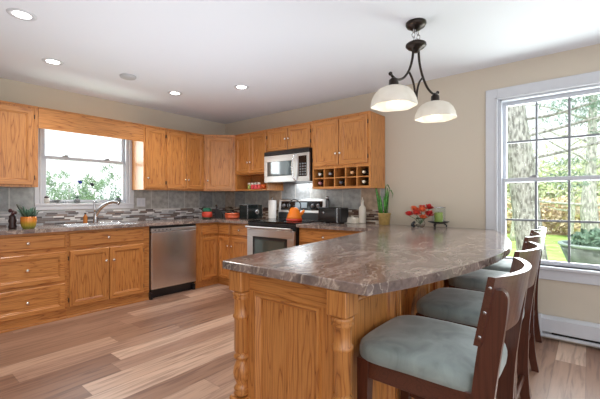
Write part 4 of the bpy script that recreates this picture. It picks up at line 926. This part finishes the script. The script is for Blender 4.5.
# flowers
t = thing('flower_vase', 'glass vase of red orange flowers on the bar by the wall', 'flowers', (3.335, -0.20, 0.9145))
mglass, nt, b = mat_new('clear_glass'); b.inputs['Base Color'].default_value = (0.95, 0.97, 0.96, 1); b.inputs['Roughness'].default_value = 0.03; b.inputs['Transmission Weight'].default_value = 1.0; b.inputs['IOR'].default_value = 1.25
mb = MB(); mb.lathe([(0.028, 0), (0.04, 0.01), (0.048, 0.04), (0.036, 0.075), (0.045, 0.095), (0.042, 0.095), (0.033, 0.075), (0.045, 0.04), (0.037, 0.012), (0.002, 0.006)], n=22); mb.build('vase', mglass, t)
mb = MB()
heads = [(-0.10, -0.03, 0.115, 0.050), (-0.06, 0.0, 0.165, 0.052), (-0.02, -0.045, 0.125, 0.054), (0.03, -0.04, 0.155, 0.052), (0.085, 0.01, 0.18, 0.054), (0.10, -0.03, 0.11, 0.058), (0.01, 0.02, 0.18, 0.046), (0.05, -0.06, 0.09, 0.05)]
for sx, sy, sz, r_ in heads:
    c_ = R_ * sx + Vector((0, sy, sz)); mb.tube([(0, 0, 0.03), (c_ * 0.5) + Vector((0, 0, 0.03)), c_], 0.003, n=6)
mb.build('stems', plain('stem_green', s2l(80, 120, 60), 0.5), t)
reds = [plain('petal_' + n_, c_, 0.5, noise=0.25, nscale=30) for n_, c_ in (('red', s2l(206, 40, 40)), ('orange', s2l(232, 110, 64)), ('coral', s2l(222, 70, 58)))]
for q, (sx, sy, sz, r_) in enumerate(heads):
    mb = MB(); c_ = R_ * sx + Vector((0, sy, sz)); rnd = random.Random(q)
    for k in range(15):
        a = k * 2.4; el = rnd.uniform(0.1, 1.2); d = Vector((math.cos(a) * math.cos(el), math.sin(a) * math.cos(el), math.sin(el))); sd = Vector((-math.sin(a), math.cos(a), 0))
        mb.leaf([c_, c_ + d * r_ * 0.5, c_ + d * r_ * 0.9 + Vector((0, 0, 0.004)), c_ + d * r_ * 1.15], [0.004, r_ * 0.36, r_ * 0.34, 0.004], sd)
    f_ = mb.build('flower_head', reds[(0, 1, 2, 1, 0, 0, 2, 1)[q]], t)
    mb = MB(); mb.blob(tuple(c_ + Vector((0.004, -0.012, 0.016))), 0.011, 0.011, 0.009, n=8, k=5); mb.build('flower_centre', plain('flower_eye', s2l(60, 24, 20), 0.6), f_)
t = thing('dark_stone', 'small glossy black figurine at the foot of flower vase', 'figurine', (3.285, -0.235, 0.9145), 0.6)
mb = MB(); mb.tube(smoothcurve([(-0.022, 0, 0.012), (-0.015, 0, 0.03), (0.0, 0, 0.05), (0.004, 0, 0.06)], 4), [0.012, 0.013, 0.014, 0.015, 0.015, 0.015, 0.014, 0.013, 0.012, 0.012, 0.01, 0.009, 0.007], n=10); mb.blob((-0.005, 0, 0.013), 0.024, 0.015, 0.013); mb.build('figure_body', BLACKG, t)
# candle in hurricane glass on iron stand
t = thing('candle_hurricane', 'green pillar candle in glass hurricane on footed black stand', 'candle', (3.49, -0.125, 0.9145))
mb = MB(); mb.lathe([(0.02, 0.038), (0.055, 0.04), (0.098, 0.056), (0.102, 0.062), (0.096, 0.062), (0.055, 0.048), (0.003, 0.046)], n=32)
for q in range(3):
    a = 0.4 + q * 2 * PI / 3; mb.tube(smoothcurve([(0.05 * math.cos(a), 0.05 * math.sin(a), 0.042), (0.075 * math.cos(a), 0.075 * math.sin(a), 0.02), (0.068 * math.cos(a), 0.068 * math.sin(a), 0.006)], 4), 0.006, n=8)
mb.build('stand', BLACKP, t)
mb = MB(); mb.lathe([(0.038, 0.047), (0.04, 0.05), (0.04, 0.145), (0.036, 0.15), (0.003, 0.147)], n=24); cn = mb.build('pillar_candle', plain('green_wax', s2l(150, 172, 78), 0.45, noise=0.08, Subsurface_Weight=0.0), t)
mb = MB(); mb.tube([(0, 0, 0.146), (0, 0, 0.158)], 0.0015, n=6); mb.build('wick', BLACKP, cn)
mb = MB(); mb.lathe([(0.062, 0.05), (0.064, 0.06), (0.064, 0.195), (0.0645, 0.20), (0.062, 0.20), (0.0615, 0.06)], n=32, cap0=False, cap1=False); mb.build('hurricane_glass', GLASS, t)
mb = MB(); mb.lathe([(0.0605, 0.196), (0.066, 0.196), (0.066, 0.204), (0.0605, 0.204), (0.0605, 0.196)], n=32, cap0=False, cap1=False); mb.build('rim_band', CHROME, t)

# wine bottles in the rack (lying, necks out)
bot = [(0, 1, 'dark_green_glass', (0.01, 0.03, 0.015), (0.7, 0.7, 0.68), 'wine bottle with white capsule in top row, first cell'),
       (1, 1, 'brown_glass', (0.03, 0.015, 0.01), (0.3, 0.3, 0.32), 'wine bottle with grey capsule in top row, second cell'),
       (3, 1, 'amber_glass', (0.10, 0.04, 0.01), (0.75, 0.42, 0.2), 'wine bottle with orange capsule in top row, fourth cell'),
       (4, 1, 'black_glass_bottle', (0.01, 0.01, 0.012), (0.8, 0.68, 0.5), 'wine bottle with cream capsule in top row, fifth cell'),
       (0, 0, 'plum_glass', (0.04, 0.01, 0.015), (0.55, 0.25, 0.28), 'wine bottle with pink capsule in bottom row, first cell'),
       (2, 0, 'ink_glass', (0.01, 0.012, 0.015), (0.12, 0.12, 0.14), 'wine bottle with dark capsule in bottom row, third cell'),
       (4, 0, 'olive_glass', (0.02, 0.02, 0.01), (0.85, 0.76, 0.6), 'wine bottle with cream capsule in bottom row, fifth cell')]
for ci, ri, nm, c1, c2, lb in bot:
    x = 2.084 + (WC[ci] + WC[ci + 1]) / 2 + 0.006; zf = (ZB + 0.0255, 1.4485)[ri]; r_ = 0.041
    t = thing('wine_bottle', lb, 'wine bottle', (x, -0.348, zf), 0, 'wine bottles in the rack')
    mb = MB(); mb.lathe([(0.014, 0.03), (0.018, 0.036), (r_, 0.062), (r_, 0.29), (0.03, 0.295)], (0, 0, r_ + 0.001), axis='y', n=18); mb.build('bottle_body', plain(nm, c1, 0.08), t)
    mb = MB(); mb.lathe([(0.013, 0.0), (0.0155, 0.002), (0.0155, 0.03), (0.013, 0.031)], (0, 0, r_ + 0.001), axis='y', n=16); mb.build('capsule', plain(nm + '_cap', c2, 0.3), t)

# ------------------------------------------------------------------ outdoors
def grassy(name, a, b_, s):
    m, nt, b = mat_new(name); tc = N(nt, 'ShaderNodeTexCoord'); n = N(nt, 'ShaderNodeTexNoise'); n.inputs['Scale'].default_value = s; n.inputs['Detail'].default_value = 8; L(nt, tc.outputs['Object'], n.inputs['Vector'])
    r = ramp(nt, [(0.35, a), (0.65, b_)]); L(nt, n.outputs['Fac'], r.inputs[0]); L(nt, r.outputs[0], b.inputs['Base Color']); b.inputs['Roughness'].default_value = 0.9
    return m
LAWN = grassy('lawn_grass', s2l(150, 190, 84), s2l(196, 216, 130), 3.0)
mb = MB(); mb.box(-60, 60, 0.4, 17, -0.6, -0.5); mb.box(-60, -0.4, -40, 0.4, -0.6, -0.5); o = mb.build('lawn', LAWN); struct(o)
mb = MB(); mb.box(-0.4, 40, -40, -6.6, -0.6, -0.5); mb.box(7.0, 40, -6.6, 0.4, -0.6, -0.5); o = mb.build('bounce_ground', plain('neutral_bounce_pale', s2l(188, 190, 196), 0.8, noise=0.05)); struct(o)  # unseen ground, added pale and neutral to keep green bounce off the ceiling
mb = MB(); mb.box(-60, 60, 17, 80, -0.6, -0.49); o = mb.build('field', grassy('dry_field', s2l(206, 186, 150), s2l(226, 214, 170), 1.0)); struct(o)

def bark(name, a, b_):
    m, nt, b = mat_new(name); tc = N(nt, 'ShaderNodeTexCoord'); mp = N(nt, 'ShaderNodeMapping'); mp.inputs['Scale'].default_value = (1, 1, 0.35); L(nt, tc.outputs['Object'], mp.inputs[0])
    n = N(nt, 'ShaderNodeTexNoise'); n.inputs['Scale'].default_value = 34; n.inputs['Detail'].default_value = 8; L(nt, mp.outputs[0], n.inputs['Vector'])
    r = ramp(nt, [(0.38, a), (0.6, b_)]); L(nt, n.outputs['Fac'], r.inputs[0]); L(nt, r.outputs[0], b.inputs['Base Color']); b.inputs['Roughness'].default_value = 0.9
    return m
BARK = bark('grey_bark', s2l(120, 116, 112), s2l(196, 192, 188)); BARK2 = bark('pale_bark', s2l(150, 146, 140), s2l(216, 212, 204))
PINE = plain('pine_needles', s2l(120, 146, 124), 0.8, noise=0.35, nscale=3)
LEAFM = plain('bush_leaves', s2l(118, 152, 112), 0.8, noise=0.35, nscale=2)
def foliage(mb, c, R3, n, size, rnd, needle=False):
    for _ in range(n):
        while True:
            p = Vector((rnd.uniform(-1, 1), rnd.uniform(-1, 1), rnd.uniform(-1, 1)))
            if p.length <= 1: break
        p = Vector((c[0] + p.x * R3[0], c[1] + p.y * R3[1], c[2] + p.z * R3[2]))
        a = Vector((rnd.gauss(0, 1), rnd.gauss(0, 1), rnd.gauss(0, 1))).normalized(); b_ = a.orthogonal().normalized()
        s1 = size * rnd.uniform(0.6, 1.4); s2 = s1 * (0.18 if needle else 0.5)
        mb._f([mb._v(p - a * s1), mb._v(p - b_ * s2), mb._v(p + a * s1), mb._v(p + b_ * s2)])
def tree(label, x, y, trunk, branches, fol, bm_, fm, fsize=0.05, needle=True, seed=1, group=None):
    rnd = random.Random(seed); t = thing('tree', label, 'tree', (x, y, -0.5), 0, group)
    mb = MB(); pts = smoothcurve([p[:3] for p in trunk], 5); rs = []
    for i in range(len(pts)):
        f = i / 5; k = min(int(f), len(trunk) - 2); rs.append(trunk[k][3] * (1 - (f - k)) + trunk[k + 1][3] * (f - k))
    mb.tube(pts, rs, n=14); mb.build('trunk', bm_, t)
    for br in branches:
        mb = MB(); bp = smoothcurve(br[:-1], 4); mb.tube(bp, [br[-1] * (1 - 0.75 * i / len(bp)) for i in range(len(bp))], n=7); mb.build('branch', bm_, t)
    if fol:
        mb = MB()
        for c_, R3, n in fol: foliage(mb, c_, R3, n, fsize, rnd, needle)
        mb.build('foliage', fm, t)
    return t
# right window, near left trunk leaning left
rb = random.Random(11)
def rbranch(p0, d, L_, r_, wig=0.12):
    p = Vector(p0); d = Vector(d).normalized(); out = [tuple(p)]
    for i in range(4):
        p = p + d * L_ / 4 + Vector((rb.uniform(-wig, wig), rb.uniform(-wig, wig), rb.uniform(-wig, wig))) * L_ / 4 * 2; out.append(tuple(p))
    return out + [r_]
br = []
for z_ in (2.2, 2.5, 2.75, 3.0, 3.3, 3.6):
    br.append(rbranch((-0.18 - 0.02 * z_, 0, z_), (1, rb.uniform(-0.3, 0.6), rb.uniform(-0.15, 0.35)), rb.uniform(1.2, 2.0), 0.022))
tree('thick grey-barked tree leaning left just outside the large window', 4.10, 1.75, [(0.08, 0, 0, 0.24), (0.0, 0, 0.7, 0.17), (-0.09, 0, 1.5, 0.155), (-0.16, 0, 2.2, 0.16), (-0.26, 0, 3.0, 0.15), (-0.36, 0, 4.5, 0.12)],
     br, [((0.55, 0.1, 2.9), (0.55, 0.4, 0.1), 900), ((0.9, 0.2, 2.55), (0.35, 0.3, 0.12), 500), ((0.35, 0.2, 1.95), (0.25, 0.3, 0.12), 300), ((0.6, 0.2, 3.3), (0.9, 0.4, 0.15), 1200)], BARK, PINE, 0.03, True, 3)
br = []
for z_ in (1.6, 2.2, 2.6, 3.0, 3.5, 4.0):
    for s_ in (-1, 1): br.append(rbranch((0, 0, z_), (s_, rb.uniform(-0.4, 0.4), rb.uniform(0.1, 0.8)), rb.uniform(0.9, 1.8), 0.025))
tree('pale twin-stemmed tree at right side of the large window', 4.72, 3.9, [(0.12, 0, 0, 0.20), (0.0, 0, 0.8, 0.13), (-0.08, 0, 1.5, 0.12), (-0.05, 0, 2.4, 0.07), (0.0, 0, 4.2, 0.04)],
     br + [[(0.0, 0, 0.7), (0.18, 0, 1.2), (0.26, 0, 2.0), (0.22, 0, 3.0), 0.09]], [((0.1, 0, 3.1), (0.9, 0.5, 0.16), 1100), ((-0.3, 0, 2.35), (0.4, 0.3, 0.08), 200), ((0.4, 0.2, 3.6), (0.9, 0.5, 0.2), 900)], BARK2, PINE, 0.035, True, 4)
rb = random.Random(21)
for k, (x, y, h, lb) in enumerate(((2.2, 13.0, 4.6, 'thin bare tree far out on the lawn at window left'), (4.0, 15.5, 5.0, 'thin bare tree far out on the lawn at window middle'), (5.6, 14.0, 4.2, 'thin bare tree far out on the lawn at window right'))):
    br = [rbranch((0, 0, z_), (rb.choice((-1, 1)), rb.uniform(-0.5, 0.5), rb.uniform(0.3, 1.0)), rb.uniform(1.0, 2.2), 0.04) for z_ in [1.2 + 0.35 * i for i in range(9)]]
    tree(lb, x, y, [(0, 0, 0, 0.10), (0.1, 0, 1.5, 0.08), (-0.05, 0, 3.0, 0.05), (0.05, 0, h, 0.02)], br, [((0, 0, h * 0.6), (1.6, 1.2, h * 0.35), 700)], BARK2, plain('spring_leaf_%d' % k, s2l(196, 206, 150), 0.8, noise=0.2), 0.06, False, 30 + k, 'bare trees on the lawn')
# dry brush along the lawn's edge
for k, (x0_, x1_, y_, h_, c_, lb) in enumerate(((-1.5, 8.0, 17.5, 2.0, s2l(226, 204, 172), 'tan dry brush hedge along the far edge of lawn'), (-4, 14, 30.0, 5.0, s2l(196, 204, 166), 'pale green distant tree line beyond the dry brush'))):
    mb = MB(); rnd = random.Random(40 + k)
    for i in range(14):
        xx = x0_ + (x1_ - x0_) * (i + 0.5) / 14; foliage(mb, (xx, y_ + rnd.uniform(-0.8, 0.8), -0.5 + h_ * 0.45), ((x1_ - x0_) / 14, 1.2, h_ * rnd.uniform(0.45, 0.6)), 520, 0.13 + 0.1 * k, rnd)
    o = mb.build('dry_brush' if k == 0 else 'tree_line', plain('brush_%d' % k, c_, 0.9, noise=0.2, nscale=2)); tag(o, lb, 'brush' if k == 0 else 'trees'); o['kind'] = 'stuff'
# rounded grey-green planter bowl by the right tree
t = thing('garden_planter', 'grey-green rounded planter bowl outside at right window edge', 'planter', (4.78, 2.35, -0.5))
mb = MB(); mb.lathe([(0.12, 0.0), (0.10, 0.3), (0.2, 0.62), (0.36, 0.82), (0.46, 1.08), (0.42, 1.08), (0.34, 0.85), (0.05, 0.7)], n=28); mb.build('bowl', plain('weathered_bowl', s2l(134, 142, 138), 0.8, noise=0.35, nscale=6), t)
mb = MB(); mb.lathe([(0.455, 1.075), (0.475, 1.085), (0.475, 1.11), (0.42, 1.11), (0.42, 1.08)], n=28, cap0=False, cap1=False); mb.build('rim', plain('pale_rim', s2l(176, 190, 184), 0.6), t)
mb = MB(); foliage(mb, (0, 0, 1.15), (0.36, 0.36, 0.16), 500, 0.05, random.Random(8)); mb.build('foliage', PINE, t)
# bushy conifers outside the sink window
for k, (x, y, w_, h_, lb) in enumerate(((-3.6, -2.5, 0.85, 2.1, 'bushy green conifer outside sink window, left one'), (-4.4, -0.9, 1.0, 2.25, 'bushy green conifer outside sink window, right one'), (-6.6, -2.0, 1.2, 2.0, 'low green conifer behind the other two at sink window'), (-5.2, 0.4, 0.9, 1.9, 'green conifer farthest right outside the sink window'))):
    rnd = random.Random(60 + k); t = thing('conifer_bush', lb, 'bush', (x, y, -0.5), 0, 'conifers outside the sink window')
    mb = MB(); mb.tube([(0, 0, 0), (0.02, 0, h_ * 0.9)], [0.06, 0.02], n=8); mb.build('trunk', BARK, t)
    mb = MB(); foliage(mb, (0, 0, h_ * 0.45), (w_, w_, h_ * 0.45), 3000, 0.055, rnd, True)
    for q in range(16):
        a = rnd.uniform(0, 2 * PI); ln = w_ * rnd.uniform(0.8, 1.35)
        for s_ in range(7):
            f = s_ / 6; foliage(mb, (ln * f * math.cos(a), ln * f * math.sin(a), h_ * 0.55 + (h_ * 0.55) * f * rnd.uniform(0.7, 1.0)), (0.11, 0.11, 0.10), 34, 0.045, rnd, True)
    mb.build('foliage', plain('conifer_green_%d' % k, (s2l(118, 148, 128), s2l(134, 158, 126), s2l(122, 150, 130), s2l(122, 148, 130))[k], 0.8, noise=0.3, nscale=3), t)
